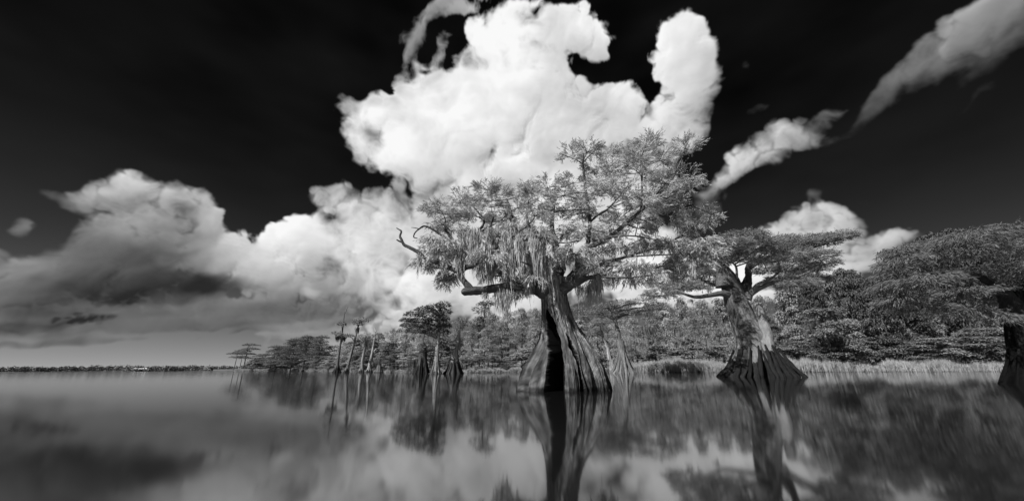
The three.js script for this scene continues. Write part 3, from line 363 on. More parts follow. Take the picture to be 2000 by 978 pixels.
  mesh('crown', cr.build(), M.leaf, t);
  for (const [x, y, z, w, len, count] of [[-2.86,5.03,0.9,0.21,1.25,150.0],[-3.22,4.9,0.9,0.14,0.73,70.0],[-4.14,4.65,0.8,0.16,0.55,50.0],[-3.27,4.19,1.0,0.19,0.76,80.0],[-4.69,4.29,0.7,0.07,0.62,22.0],[-2.46,2.97,0.9,0.12,0.23,30.0],[-1.84,3.03,0.75,0.3,0.7,150.0],[-1.38,3.09,0.6,0.17,0.37,40.0],[-1.08,3.09,0.6,0.14,0.3,30.0],[1.26,3.5,0.5,0.17,0.76,80.0],[0.65,3.22,0.6,0.14,0.44,40.0],[1.74,3.68,0.5,0.16,0.48,50.0],[5.27,5.82,-0.5,0.14,0.78,50.0],[4.03,4.93,0.3,0.14,0.63,50.0],[4.22,4.39,0.2,0.13,0.54,40.0],[2.44,3.82,0.4,0.17,0.35,35.0],[-0.46,3.94,1.2,0.15,0.74,60.0],[0.29,4.52,1.0,0.14,0.68,50.0],[-3.82,4.04,0.9,0.14,0.51,40.0],[-2.58,3.8,1.1,0.15,0.58,60.0],[5.81,5.03,-0.6,0.15,0.66,40.0],[3.01,4.83,0.6,0.14,0.53,35.0],[1.02,3.28,0.3,0.12,0.7,40.0],[-1.58,5.3,0.9,0.14,0.7,45.0],[-0.65,4.34,0.69,0.08,0.78,55.0],[-2.09,4.64,0.59,0.1,0.91,43.0],[-1.65,4.77,0.39,0.14,1.1,48.0],[-1.04,4.24,0.97,0.12,0.75,31.0],[-2.22,4.29,0.49,0.13,0.81,58.0],[-0.67,4.37,1.37,0.12,0.91,59.0],[-2.37,5.14,0.89,0.11,0.63,49.0],[-1.13,4.77,0.31,0.09,1.09,51.0],[-2.25,4.39,0.69,0.09,0.8,53.0],[-0.69,4.13,1.14,0.1,0.66,42.0],[-0.47,5.24,0.4,0.08,1.0,55.0],[-0.84,4.18,0.7,0.12,0.76,43.0],[-0.85,4.55,1.37,0.09,1.0,57.0],[-0.9,4.89,1.27,0.07,0.84,55.0],[-1.21,4.0,0.58,0.08,0.71,39.0],[-1.83,4.83,1.34,0.09,0.6,46.0],[-1.58,4.23,1.21,0.11,1.0,52.0],[-1.8,4.04,0.67,0.08,0.79,52.0],[-0.77,3.93,1.24,0.08,0.68,31.0],[-1.79,4.75,0.56,0.09,0.68,43.0],[-1.36,4.72,1.35,0.1,1.01,41.0],[-2.33,4.45,0.86,0.11,1.05,57.0],[-0.99,3.9,0.83,0.12,1.03,58.0],[-1.15,5.02,0.61,0.1,1.04,47.0],[-2.23,5.05,0.35,0.08,0.75,41.0],[-0.79,4.79,0.39,0.11,0.93,33.0],[0.65,4.01,0.37,0.07,0.44,33.0],[-0.08,4.17,0.39,0.08,0.37,24.0],[0.16,4.84,-0.41,0.1,0.41,25.0],[0.0,4.78,0.08,0.09,0.58,21.0],[3.74,5.74,-0.07,0.09,0.55,22.0],[3.11,5.08,0.05,0.11,0.59,33.0],[0.72,4.36,1.08,0.08,0.44,29.0],[4.16,5.34,0.66,0.11,0.51,23.0],[2.5,4.81,0.07,0.1,0.37,24.0],[0.07,4.27,0.94,0.08,0.43,35.0],[1.47,5.18,-0.15,0.1,0.37,32.0],[0.4,4.36,0.73,0.09,0.32,28.0],[0.03,4.6,0.26,0.08,0.45,19.0],[5.07,5.21,0.18,0.07,0.58,35.0],[4.38,3.97,0.89,0.1,0.53,20.0],[2.44,5.56,-0.64,0.1,0.62,25.0]]) {
    const g = new Geo(); mossStrands(g, r, x, y, z, w * 1.5, len * 1.15, Math.round(count * 2.8), 0.42, w * 0.6 + 0.04); mesh('hanging_moss', g.build(), M.moss, t);
  }
}
// ---------------------------------------------------------------- other single trees
const tonePatch = (seed, pale, dark, stain, top) => (th, y) => {
  const f = fbm(Math.sin(th) * 2.5 + seed, y * 0.7, Math.cos(th) * 2.5, 4), edge = top * (1 + 0.35 * noise(Math.sin(th) * 5 + seed, 2, Math.cos(th) * 5) + 0.2 * noise(Math.sin(th) * 16, seed, Math.cos(th) * 16));
  return y < edge ? stain * (1 + 1.1 * f + 0.6 * noise(th * 18, y * 1.3, seed)) : mix(dark, pale, smooth(-0.25, 0.3, f)) * (1 + 0.25 * noise(th * 14, y * 0.9, seed));
};
// fluted: shallow ribs near the top, deep ones in the flare (below y = low)
const fluted = (seed, n, deep, low) => (th, y, r) => {
  const k = smooth(low, 0, y), ph = th + 0.12 * noise(Math.cos(th) * 2 + seed, y * 0.8, Math.sin(th) * 2);
  const v = Math.abs(Math.sin(ph * n / 2 + seed)), w = Math.abs(Math.sin(ph * Math.round(n * 0.7) + seed * 2));
  return r * (1 - (deep * k + 0.04) * (1 - Math.pow(v, 0.6)) - deep * 0.5 * k * (1 - Math.pow(w, 0.5)) + 0.10 * k * noise(Math.cos(th) * 2.2 + seed, 1, Math.sin(th) * 2.2) + 0.03 * noise(Math.cos(th) * 6, y * 2.5, Math.sin(th) * 6 + seed));
};
// ribs of root that run down the flare into the water: top height, radius there, half axes at the waterline
function roots(parent, r, n, yTop, cx, rTop, ax, az, rad, tone, arc = 6.283, from = 0) {
  for (let k = 0; k < n; k++) {
    const a = from + (k + 0.3 + 0.5 * r()) / n * arc, sn = Math.sin(a), cs = Math.cos(a), q = 0.9 + 0.22 * r(), top = yTop * (0.55 + 0.6 * r()), R = rad * (0.6 + 0.8 * r()), bend = gauss(r) * 0.12;
    const at = (f, y, R2) => [cx * (1 - f) + mix(rTop, ax * q, f) * Math.sin(a + bend * f), y, mix(rTop, az * q, f) * Math.cos(a + bend * f), R2];
    mesh('root', new Geo().tube([at(-0.1, top * 1.1, R * 0.35), at(0.12, top * 0.8, R * 0.6), at(0.36, top * 0.48, R * 0.85), at(0.72, top * 0.17, R), at(1.0, -0.12, R * 1.15), at(1.1, -1.2, R * 1.2)], 9, 0.2, tone * (0.6 + 0.8 * r()), 5, k * 5.3).build(true), M.bark, parent);
  }
}
// foliage in flat layered pads, as on cypress: [x, y, z, half width, half height]
function padLeaves(g, r, [x, y, z, w, h], n, len, wid, tone) {
  for (let k = 0; k < n; k++) {
    const a = r() * 6.283, q = Math.sqrt(r()), lob = 1 + 0.28 * noise(Math.cos(a) * 2.2 + x, Math.sin(a) * 2.2 + z, y), px = x + Math.cos(a) * w * q * lob, pz = z + Math.sin(a) * w * q * lob;
    const py = y + h * (1 - q * q) * (r() * 1.3 - 0.3) + gauss(r) * h * 0.25 - 0.25 * h * q;
    let dx = Math.cos(a) * 0.7 + gauss(r), dy = 0.15 + gauss(r) * 0.6 - 0.3 * q, dz = Math.sin(a) * 0.7 + gauss(r); const m = Math.hypot(dx, dy, dz) || 1;
    g.leaf(px, py, pz, dx / m, dy / m, dz / m, len * (0.6 + 0.8 * r()), wid * (0.7 + 0.6 * r()), gauss(r) * 0.9, tone * (0.7 + 0.6 * r()));
  }
}
{ // the cypress with the sawn-off stub
  const t = thing('cypress_tree', 'flat-topped cypress with pale leaning trunk, sawn-off stub and dark fluted base, standing alone in water', 'tree', [17.9,0,-28.0]);
  const rows = [[-1.25,-2.625,3.056],[-0.03,-2.525,2.956],[0.357,-2.405,2.905],[0.639,-2.204,2.64],[0.923,-2.038,2.373],[1.209,-1.834,2.029],[1.497,-1.591,1.72],[1.786,-1.384,1.448],[2.152,-1.199,1.341],[2.558,-1.12,1.318],[3.043,-1.14,1.234],[3.496,-1.207,0.872],[4.069,-1.29,0.608],[4.649,-1.375,0.418],[5.237,-1.461,0.266],[5.832,-1.509,0.15],[6.556,-1.535,0.018],[7.251,-1.569,-0.165],[7.872,-1.456,-0.528],[8.458,-1.188,-0.863]].map(([y, l, r]) => [y, (l + r) / 2, 0, (r - l) / 2 * (1 - 0.16 * smooth(1.4, 0.2, y)), (r - l) / 2 * 0.85 * (1 - 0.2 * smooth(1.4, 0.2, y))]);
  mesh('trunk', trunkGeo(rows, 300, 0.05, fluted(3.1, 14, 0.3, 2.8), tonePatch(2.2, 0.40, 0.11, 0.035, 1.2)), M.bark, t);
  roots(t, rng(71), 36, 1.75, 0.06, 1.52, 2.74 * 0.93, 2.74 * 0.8, 0.15, 0.034);
  for (const [name, tone, pts] of [["sawn_stub",0.4,[[0.247,1.597,0.9,0.547],[0.473,2.492,0.8,0.481],[0.59,3.413,0.7,0.413],[0.613,4.24,0.65,0.323],[0.595,4.894,0.6,0.268],[0.614,5.163,0.6,0.25]]],["limb",0.22,[[-1.479,6.594,0.2,0.594],[-1.529,7.408,0.2,0.439],[-1.536,8.027,0.2,0.301],[-1.646,8.838,0.3,0.182],[-1.817,9.476,0.3,0.102]]],["limb",0.14,[[-0.086,6.024,0.0,0.673],[0.5,6.751,-0.2,0.402],[0.812,7.493,-0.2,0.243],[1.034,8.274,-0.3,0.205],[1.557,9.215,-0.3,0.145],[2.626,10.028,-0.4,0.084]]],["limb",0.34,[[-0.02,5.688,0.3,0.39],[0.328,6.082,0.5,0.253],[1.053,6.431,0.7,0.175],[1.751,6.722,0.8,0.146],[2.817,6.931,0.9,0.107],[4.405,7.387,0.8,0.078],[6.375,8.287,0.6,0.06]]],["limb",0.36,[[0.242,6.043,0.5,0.175],[0.716,6.609,0.8,0.126],[1.419,6.876,1.0,0.097],[2.55,7.588,1.0,0.068],[4.194,8.419,0.9,0.059]]],["limb",0.2,[[-1.196,5.991,0.2,0.314],[-1.712,6.054,0.3,0.255],[-2.487,5.959,0.4,0.176],[-3.897,5.751,0.5,0.126],[-5.054,6.072,0.5,0.078],[-6.185,6.356,0.5,0.049]]],["limb",0.2,[[-1.427,7.226,0.1,0.24],[-2.03,7.927,-0.2,0.163],[-3.04,8.352,-0.5,0.124],[-4.425,8.473,-0.6,0.083]]],["limb",0.16,[[1.008,8.147,-0.3,0.164],[3.115,9.139,-0.8,0.126],[5.514,9.763,-1.0,0.106],[7.781,10.289,-1.0,0.085],[9.669,10.914,-1.0,0.054]]],["limb",0.34,[[-0.623,7.102,0.6,0.098],[-0.504,8.12,0.6,0.079],[-0.942,8.536,0.6,0.04]]]]) {
    const part = mesh(name, new Geo().tube(pts, 12, 0.14, tone, 5, pts[0][0]).build(true), M.bark, t);
    if (name === 'sawn_stub') { const e = pts[pts.length - 1], g = new THREE.CylinderGeometry(e[3] * 1.02, e[3] * 1.0, 0.05, 20).translate(e[0], e[1] + 0.03, e[2]); mesh('cut_face', g, M.cut, part).userData.label = 'pale flat sawn top of the stub'; }
  }
  const r = rng(31), cr = new Geo(), tw = new Geo(), limbPts = [["sawn_stub",0.4,[[0.247,1.597,0.9,0.547],[0.473,2.492,0.8,0.481],[0.59,3.413,0.7,0.413],[0.613,4.24,0.65,0.323],[0.595,4.894,0.6,0.268],[0.614,5.163,0.6,0.25]]],["limb",0.22,[[-1.479,6.594,0.2,0.594],[-1.529,7.408,0.2,0.439],[-1.536,8.027,0.2,0.301],[-1.646,8.838,0.3,0.182],[-1.817,9.476,0.3,0.102]]],["limb",0.14,[[-0.086,6.024,0.0,0.673],[0.5,6.751,-0.2,0.402],[0.812,7.493,-0.2,0.243],[1.034,8.274,-0.3,0.205],[1.557,9.215,-0.3,0.145],[2.626,10.028,-0.4,0.084]]],["limb",0.34,[[-0.02,5.688,0.3,0.39],[0.328,6.082,0.5,0.253],[1.053,6.431,0.7,0.175],[1.751,6.722,0.8,0.146],[2.817,6.931,0.9,0.107],[4.405,7.387,0.8,0.078],[6.375,8.287,0.6,0.06]]],["limb",0.36,[[0.242,6.043,0.5,0.175],[0.716,6.609,0.8,0.126],[1.419,6.876,1.0,0.097],[2.55,7.588,1.0,0.068],[4.194,8.419,0.9,0.059]]],["limb",0.2,[[-1.196,5.991,0.2,0.314],[-1.712,6.054,0.3,0.255],[-2.487,5.959,0.4,0.176],[-3.897,5.751,0.5,0.126],[-5.054,6.072,0.5,0.078],[-6.185,6.356,0.5,0.049]]],["limb",0.2,[[-1.427,7.226,0.1,0.24],[-2.03,7.927,-0.2,0.163],[-3.04,8.352,-0.5,0.124],[-4.425,8.473,-0.6,0.083]]],["limb",0.16,[[1.008,8.147,-0.3,0.164],[3.115,9.139,-0.8,0.126],[5.514,9.763,-1.0,0.106],[7.781,10.289,-1.0,0.085],[9.669,10.914,-1.0,0.054]]],["limb",0.34,[[-0.623,7.102,0.6,0.098],[-0.504,8.12,0.6,0.079],[-0.942,8.536,0.6,0.04]]]].flatMap((l) => smoothPath(l[2], 4));
  for (const p of [[-1.0,9.64,2.73,1.65,0.53],[-2.45,8.94,3.41,1.3,0.51],[0.04,9.09,2.68,1.57,0.6],[3.03,9.99,0.22,1.72,0.66],[6.21,10.71,-1.94,1.76,0.62],[9.22,11.54,-3.56,1.76,0.65],[7.94,10.48,-0.51,1.33,0.59],[9.28,11.0,-0.71,0.99,0.47],[9.11,10.67,0.17,0.61,0.33],[6.8,9.14,-0.16,1.21,0.49],[6.65,8.38,0.4,0.84,0.32],[4.78,9.01,0.31,1.53,0.57],[1.93,8.35,1.87,1.44,0.61],[0.69,8.66,1.53,1.38,0.54],[-1.61,8.96,0.86,1.5,0.64],[-1.96,9.75,-0.53,1.5,0.67],[-1.39,8.93,-1.51,1.62,0.6],[-5.33,7.93,3.41,1.28,0.5],[-3.41,7.97,-1.18,1.5,0.59],[-4.47,8.5,-2.0,1.46,0.61],[-4.59,7.68,-3.06,1.4,0.53],[-6.34,5.93,3.39,1.1,0.42],[-2.0,7.21,-2.61,1.28,0.52],[-1.76,7.55,-1.26,1.14,0.5],[6.57,8.86,-3.05,1.6,0.54],[7.19,8.42,-1.96,1.18,0.43],[2.86,8.13,-0.76,1.05,0.41],[2.24,6.2,2.78,1.21,0.43],[6.66,7.34,-1.09,1.05,0.42],[-7.81,5.41,3.38,0.95,0.35],[1.57,9.92,-3.39,1.25,0.46],[4.37,7.47,-1.05,1.14,0.37]]) {
    let best = limbPts[0], bd = 1e9; for (const s of limbPts) { const d = Math.hypot(s[0] - p[0], s[1] - p[1], s[2] - p[2]); if (d < bd) { bd = d; best = s; } }
    tw.tube([[best[0], best[1], best[2], 0.07], [mix(best[0], p[0], 0.5), mix(best[1], p[1], 0.3), mix(best[2], p[2], 0.5), 0.05], [p[0], p[1] - p[4] * 0.3, p[2], 0.03]], 5, 0.1, 0.14, 3, p[0]);
    for (let k = 0; k < 7; k++) { const a = r() * 6.28; tw.tube([[p[0], p[1] - p[4] * 0.3, p[2], 0.03], [p[0] + Math.cos(a) * p[3] * 0.8, p[1] - p[4] * 0.15, p[2] + Math.sin(a) * p[3] * 0.8, 0.01]], 3, 0, 0.13, 2, k); }
    const n = Math.round(120 + 110 * p[3] * p[3] + 150 * p[3] * p[4]);
    for (let k = 0; k < n; k++) {
      const a = r() * 6.283, q = Math.sqrt(r()), lob = 1 + 0.3 * noise(Math.cos(a) * 2 + p[0], Math.sin(a) * 2, p[2]);
      spray(cr, r, p[0] + Math.cos(a) * p[3] * q * lob, p[1] + p[4] * (1 - q * q) * (r() * 1.2 - 0.3) + gauss(r) * 0.12, p[2] + Math.sin(a) * p[3] * q * lob, [Math.cos(a) * 0.7, 0.15, Math.sin(a) * 0.7], 0.34 + 0.14 * r(), 0.20 + 0.09 * r(), 0.3, 9);
    }
  }
  mesh('twigs', tw.build(true), M.wood, t).userData.kind = 'stuff';
  mesh('crown', cr.build(), M.leaf, t);
  for (const [x, y, z, w, len, count] of [[-4.89,6.59,0.3,0.28,0.71,30.0],[-2.72,6.58,0.3,0.28,0.87,30.0],[-6.15,6.0,0.3,0.27,0.71,24.0],[-4.26,5.59,0.3,0.23,0.55,20.0],[-1.04,8.21,0.3,0.2,0.56,16.0],[3.59,6.54,0.3,0.24,0.47,16.0],[4.72,7.14,0.3,0.24,0.56,16.0],[1.99,7.36,0.3,0.2,0.4,14.0]]) { const g = new Geo(); mossStrands(g, r, x, y, z, w * 1.4, len, count * 3, 0.2, w); mesh('hanging_moss', g.build(), M.moss, t); }
}
{ // the dark cypress at the right edge
  const t = thing('cypress_tree', 'dark cypress with drooping feathery boughs at the right edge of the picture', 'tree', [18.9,0,-14.6]);
  const rows = [[-1.25,-0.44100000000000006,1.6320000000000001],[-0.031,-0.341,1.532],[0.186,-0.211,1.48],[0.459,-0.037,1.413],[0.699,0.104,1.406],[0.922,0.219,1.43],[1.3,0.4,1.483],[1.782,0.546,1.62],[2.273,0.695,1.72],[2.877,0.89,1.786],[3.497,1.153,1.978]].map(([y, l, r]) => [y, (l + r) / 2, 0, (r - l) / 2, (r - l) / 2 * 0.9]);
  mesh('trunk', trunkGeo(rows, 200, 0.05, fluted(7.3, 13, 0.25, 3), tonePatch(5.2, 0.035, 0.012, 0.014, 0.9)), M.bark, t);
  for (const [name, tone, pts] of [["limb",0.08,[[1.022,2.471,0.0,0.404],[0.748,3.15,0.2,0.263],[0.151,3.604,0.5,0.18],[-1.008,3.925,0.9,0.108],[-2.285,4.056,1.2,0.067],[-3.742,3.817,1.4,0.038],[-4.578,3.605,1.5,0.019]]],["limb",0.08,[[1.56,3.114,-0.2,0.352],[2.239,4.03,-0.5,0.258],[2.555,4.897,-0.8,0.178],[2.168,5.551,-1.0,0.114],[1.061,5.956,-1.1,0.069],[-0.254,5.874,-1.2,0.035]]],["limb",0.08,[[1.754,3.322,-0.2,0.354],[2.623,4.224,-0.4,0.258],[3.381,5.151,-0.5,0.176],[3.832,6.126,-0.6,0.09]]]]) mesh(name, new Geo().tube(pts, 10, 0.14, tone, 5, pts[0][0]).build(true), M.bark, t);
  const r = rng(57), cr = new Geo();
  for (const p of [[3.33,6.44,-0.46,0.95,0.32],[0.16,5.66,1.01,0.85,0.28],[-1.58,5.32,1.67,0.81,0.27],[0.6,5.98,-0.69,0.85,0.32],[-0.91,5.61,-0.26,0.78,0.31],[-0.98,5.48,-0.86,0.71,0.32],[-3.9,4.49,1.12,0.53,0.27],[-3.7,4.14,0.51,0.47,0.24],[-0.08,5.14,-1.61,0.89,0.38],[-1.25,4.91,0.39,0.87,0.33],[-1.08,4.89,1.11,0.83,0.32],[3.97,5.91,-1.76,1.01,0.43],[2.67,5.28,-0.17,0.82,0.39],[-3.91,3.7,1.06,0.61,0.27],[-3.86,3.63,1.8,0.69,0.29],[-1.02,4.18,0.31,0.82,0.33],[2.72,4.79,-1.7,0.94,0.42],[1.79,4.4,-0.2,0.8,0.38],[-0.23,3.62,-1.13,0.79,0.31],[-1.08,3.42,0.46,0.71,0.28],[2.02,3.7,-1.03,0.79,0.35],[3.18,3.63,-1.26,0.7,0.36],[-0.78,2.66,0.13,0.55,0.2],[2.05,3.1,-1.43,0.61,0.22],[-0.58,2.37,0.82,0.4,0.19],[1.02,5.1,1.67,1.0,0.38],[0.6,4.12,1.65,0.98,0.41],[3.48,3.58,-0.45,1.12,0.43],[-3.79,3.66,0.35,0.55,0.24],[-3.91,3.11,0.59,0.58,0.24],[-2.62,2.89,0.04,0.64,0.24],[-1.47,2.8,-0.1,0.65,0.25],[-0.44,4.83,-1.82,0.74,0.33],[-1.64,5.03,-1.61,0.44,0.23],[-2.33,5.33,-0.25,0.5,0.22]]) {
    const n = Math.round(60 + 120 * p[3] * p[3] + 120 * p[3] * p[4]);
    for (let k = 0; k < n; k++) {
      const a = r() * 6.283, q = Math.sqrt(r()), lob = 1 + 0.3 * noise(Math.cos(a) * 2 + p[0], Math.sin(a) * 2, p[2]);
      spray(cr, r, p[0] + Math.cos(a) * p[3] * q * lob, p[1] + p[4] * (1 - q * q) * (r() * 1.4 - 0.5) + gauss(r) * 0.1, p[2] + Math.sin(a) * p[3] * q * lob, [Math.cos(a) * 0.7, 0, Math.sin(a) * 0.7], 0.3 + 0.14 * r(), 0.12 + 0.06 * r(), 0.6, 9);
    }
  }
  mesh('crown', cr.build(), M.leaf, t);
}
// A cypress seen from afar: height h, crown width w, flat pads on a bare trunk
function farCypress(label, [x, z, h, w], o = {}) {
  const r = rng(Math.round(Math.abs(x * 37 + z * 11)) + (o.seed || 0)), t = thing('cypress_tree', label, 'tree', [x, 0, z], o.group), R = o.radius || h * 0.017, fl = o.flare || R * 2.2, lean = o.lean || 0, s = h / 14;
  const top = o.trunkTop || h * 0.93, rows = [[-1.25, 0, 0, fl, fl], [0, 0, 0, fl, fl], [fl * 0.5, lean * 0.03, 0, mix(R, fl, 0.55), mix(R, fl, 0.55)], [fl * 1.5, lean * 0.1, 0, mix(R, fl, 0.15), mix(R, fl, 0.15)], [fl * 2.6, lean * 0.16, 0, R * 1.02, R * 1.02], [h * 0.3, lean * 0.33, 0, R, R], [h * 0.6, lean * 0.55 + R * 0.4, 0, R * 0.7, R * 0.7], [top, lean, 0, R * 0.3, R * 0.3]];
  mesh('trunk', trunkGeo(rows, 56, Math.min(h * 0.02, fl * 0.2), fluted(x, 9, 0.25, fl * 2.4), tonePatch(x, o.pale || 0.3, (o.pale || 0.3) * 0.5, o.stain || 0.06, o.stainTop ?? h * 0.05)), M.bark, t);
  if (o.ribs) roots(t, r, o.ribs, fl * 1.7, 0, R * 1.15, fl * 0.95, fl * 0.95, fl * 0.1, (o.stain || 0.06) * 1.2);
  const cr = new Geo(), pads = o.pads || [];
  if (!o.pads && !o.bare) { const n = o.count || 6; for (let k = 0; k < n; k++) { const f = k / (n - 1 || 1), a = k * 2.4 + r(), q = (0.12 + 0.28 * (1 - f)) * w; pads.push([lean + Math.cos(a) * q, h * (o.low || 0.72) + h * (1 - (o.low || 0.72)) * f * 0.95, Math.sin(a) * q, w * (0.24 + 0.14 * r()) * (1.25 - 0.35 * f), h * 0.07 + 0.03 * w]); } pads.push([lean, h * 0.97, 0, w * 0.24, h * 0.03]); }
  for (const p of pads) {
    const b = new Geo(), y0 = Math.min(p[1] - h * 0.08, top), f = Math.max(0.3, y0 / h);
    mesh('limb', b.tube([[lean * f, y0 - h * 0.03, 0, R * 0.45], [mix(lean * f, p[0], 0.5), mix(y0, p[1], 0.4), p[2] * 0.5, R * 0.3], [p[0], p[1] - p[4] * 0.4, p[2], R * 0.15]], 6, 0.1, 0.14, 3, p[0]).build(true), M.wood, t);
    padLeaves(cr, r, p, Math.round((o.dense || 90) * p[3] * p[3] / (s * s) * 0.6 + 150), 0.5 * s, 0.2 * s, o.leafTone * 1.6 || 0.24);
  }
  if (pads.length) mesh('crown', cr.build(), M.leaf, t);
  for (const [mx, my, mw, ml] of o.moss || []) { const g = new Geo(); for (let k = 0; k < 60; k++) g.leaf(mx + gauss(r) * mw, my + gauss(r) * 0.3, gauss(r) * mw, gauss(r) * 0.1, -1, gauss(r) * 0.1, ml * (0.4 + 0.7 * r()), 0.16 * s, r() * 3.1, 0.12 * (0.7 + 0.6 * r())); mesh('hanging_moss', g.build(), M.moss, t); }
  for (const b of o.branches || []) mesh('dead_branch', new Geo().tube(b, 6, 0.1, o.pale || 0.3, 3, b[0][0]).build(true), M.wood, t);
  return t;
}
farCypress("leftmost small flat-topped cypress at the tip of the forest",[-176.36,-242.69,12.19,10.37],{count:4,low:0.75,pale:0.1,leafTone:0.06,pads:[[-3.23,10.89,-0.83,3.59,1.08],[0.72,11.57,-1.14,4.67,1.44],[-0.72,8.73,-0.75,3.59,1.08]]});
farCypress("taller flat-topped cypress next to the tip of the forest, second from the left end",[-166.71,-237.3,16.58,10.78],{pale:0.1,leafTone:0.06,pads:[[0.35,15.97,-1.51,4.92,1.06],[1.76,13.51,-0.56,4.57,1.06],[-3.17,12.49,-1.71,4.22,1.06],[1.06,10.39,0.17,4.92,1.06],[-1.76,8.21,-0.52,4.22,1.41]]});
farCypress("low thin cypress between the two flat-topped ones at the forest tip",[-162.49,-228.03,10.89,9.14],{pale:0.1,leafTone:0.06,pads:[[-0.67,10.28,-0.29,4.05,1.01],[1.35,8.24,1.68,3.37,1.01]]});
farCypress("dark spreading cypress beyond the reeds far left, with drooping sides",[-107.77,-186.04,15.24,12.42],{pale:0.12,leafTone:0.07,low:0.3,count:14});
farCypress("pointed dark cypress rising above the far left forest",[-95.9,-175.51,15.79,10.54],{pale:0.12,leafTone:0.07,low:0.35,count:13});
farCypress("narrow dark cypress right of the pointed one in the far left forest",[-84.33,-164.66,14.82,8.79],{pale:0.12,leafTone:0.07,low:0.35,count:11});
farCypress("low dark cypress left of the spreading one in the far left forest",[-126.39,-204.02,12.91,13.62],{pale:0.12,leafTone:0.07,low:0.3,count:12});
farCypress("tall thin dead cypress with bare spike top and small leafy tufts, left of forest",[-44.85,-97.9,16.56,2.61],{pale:0.2,radius:0.25,flare:1.2,stain:0.03,stainTop:1.2,pads:[[-0.29,12.24,0.37,1.31,0.58],[-0.87,9.71,0.54,1.31,0.87],[0.58,9.09,-0.48,1.16,0.58]],branches:[[[0.145,14.94,0.0,0.109],[0.436,16.176,0.0,0.087],[0.727,16.738,0.0,0.044]]],moss:[[-0.9,9.19,0.8,1.8],[0.7,8.92,0.7,1.6]]});
farCypress("slender leaning cypress with one flat tuft on top, beside the spiked dead one",[-38.12,-88.14,12.75,4.0],{pale:0.3,radius:0.3,flare:0.8,lean:1.7,stain:0.04,pads:[[0.91,11.58,-0.13,1.31,0.52],[1.83,12.1,-0.76,1.57,0.65],[1.44,11.0,0.28,1.04,0.52],[-0.26,8.33,0.28,0.91,0.52]],moss:[[1.4,10.15,0.7,1.6]]});
farCypress("pale trunked cypress with small moss-hung crown, left of the white snag",[-37.16,-94.36,9.47,3.27],{pale:0.4,radius:0.36,flare:0.8,pads:[[0.28,8.85,-0.18,1.95,0.84],[-1.12,8.19,0.26,1.39,0.7],[1.12,7.98,-0.67,1.39,0.7]],moss:[[0.6,7.18,1.1,2.2]]});
farCypress("bare white dead trunk with broken forked tip in the left shallows",[-34.83,-92.94,10.58,1.24],{pale:0.5,radius:0.34,flare:0.9,lean:0.69,bare:true,branches:[[[0.687,9.599,0.0,0.137],[0.412,10.219,0.0,0.082],[0.137,10.714,0.0,0.041]],[[0.412,4.422,0.0,0.137],[1.511,5.65,0.0,0.096],[2.885,5.418,0.0,0.041]]]});
farCypress("short dark stump-like cypress leaning behind the white snag",[-29.43,-84.47,2.96,2.25],{pale:0.2,radius:0.3,flare:1.1,count:3,leafTone:0.12});
farCypress("cypress with wide black base and moss curtain, left of the pale trunk",[-14.02,-59.4,5.04,4.75],{pale:0.16,radius:0.6,ribs:12,flare:1.3,stain:0.03,stainTop:1.1,pads:[[-1.14,3.78,-0.78,1.58,0.61],[0.61,4.18,0.64,1.58,0.61],[1.93,3.64,-0.09,1.23,0.53],[-2.19,3.0,0.25,1.05,0.44],[-0.18,4.72,-0.67,1.4,0.53]],moss:[[-1.9,2.31,0.9,2.4],[-1.0,2.31,0.7,2.0],[1.3,2.4,0.7,1.7]]});
farCypress("cypress with slim pale trunk and wide dark wedge-shaped crown, left of the great cypress",[-11.11,-55.7,10.57,6.68],{pale:0.6,radius:0.32,ribs:12,flare:0.95,stain:0.1,stainTop:0.35,leafTone:0.06,dense:150,pads:[[0.49,10.11,-0.26,1.15,0.58],[-0.74,9.61,0.13,1.48,0.58],[-2.22,9.41,-0.36,1.48,0.58],[0.74,9.02,-0.38,1.15,0.58],[-3.86,8.6,0.39,1.31,0.58],[-1.15,8.59,0.84,1.81,0.66],[-4.85,7.82,0.14,0.82,0.49],[-2.79,7.71,-0.16,1.81,0.66],[0.25,7.93,0.73,1.48,0.66],[-4.19,7.01,0.51,1.31,0.58],[-1.56,6.83,0.02,1.81,0.66],[0.74,6.87,0.25,1.15,0.49],[-3.04,6.06,0.72,1.48,0.58],[-0.74,5.94,0.42,1.31,0.49]]});
farCypress("pale dead cypress trunk with broken leaning tip and dark flared base",[-8.83,-57.22,7.09,0.76],{pale:0.5,radius:0.5,ribs:12,flare:1.35,stain:0.06,stainTop:1.6,lean:0.67,bare:true});
farCypress("slim pale cypress on a broad ribbed skirt of roots, right of the great cypress",[14.69,-50.55,8.66,8.08],{pale:0.3,radius:0.42,ribs:22,flare:1.6,lean:-0.9,stain:0.2,stainTop:2.6,trunkTop:8.66,pads:[[-2.09,8.89,0.36,1.94,0.6],[0.52,9.34,-0.79,2.09,0.6],[3.14,9.48,0.19,1.94,0.52],[5.38,8.94,-0.21,1.64,0.6],[-0.97,7.85,-0.89,1.79,0.6],[-3.59,7.95,0.75,1.49,0.52],[4.04,8.32,0.82,1.64,0.52],[1.64,7.88,-0.47,1.35,0.45]],moss:[[3.6,5.93,0.8,1.3],[4.4,5.93,0.7,1.2]]});
farCypress("thinner pale cypress leaning left beside the ribbed one",[15.73,-60.03,6.05,3.2],{pale:0.5,radius:0.36,flare:0.7,lean:-1.24,stain:0.15,stainTop:0.4,pads:[[-1.24,6.73,-0.46,1.59,0.62],[-2.83,6.28,-0.06,1.42,0.53],[-1.77,7.73,0.52,1.42,0.53]]});
farCypress("small flat-layered cypress rising above the forest, left of the great trunk",[-6.92,-91.74,16.92,7.34],{pale:0.2,leafTone:0.14,low:0.6,count:6});
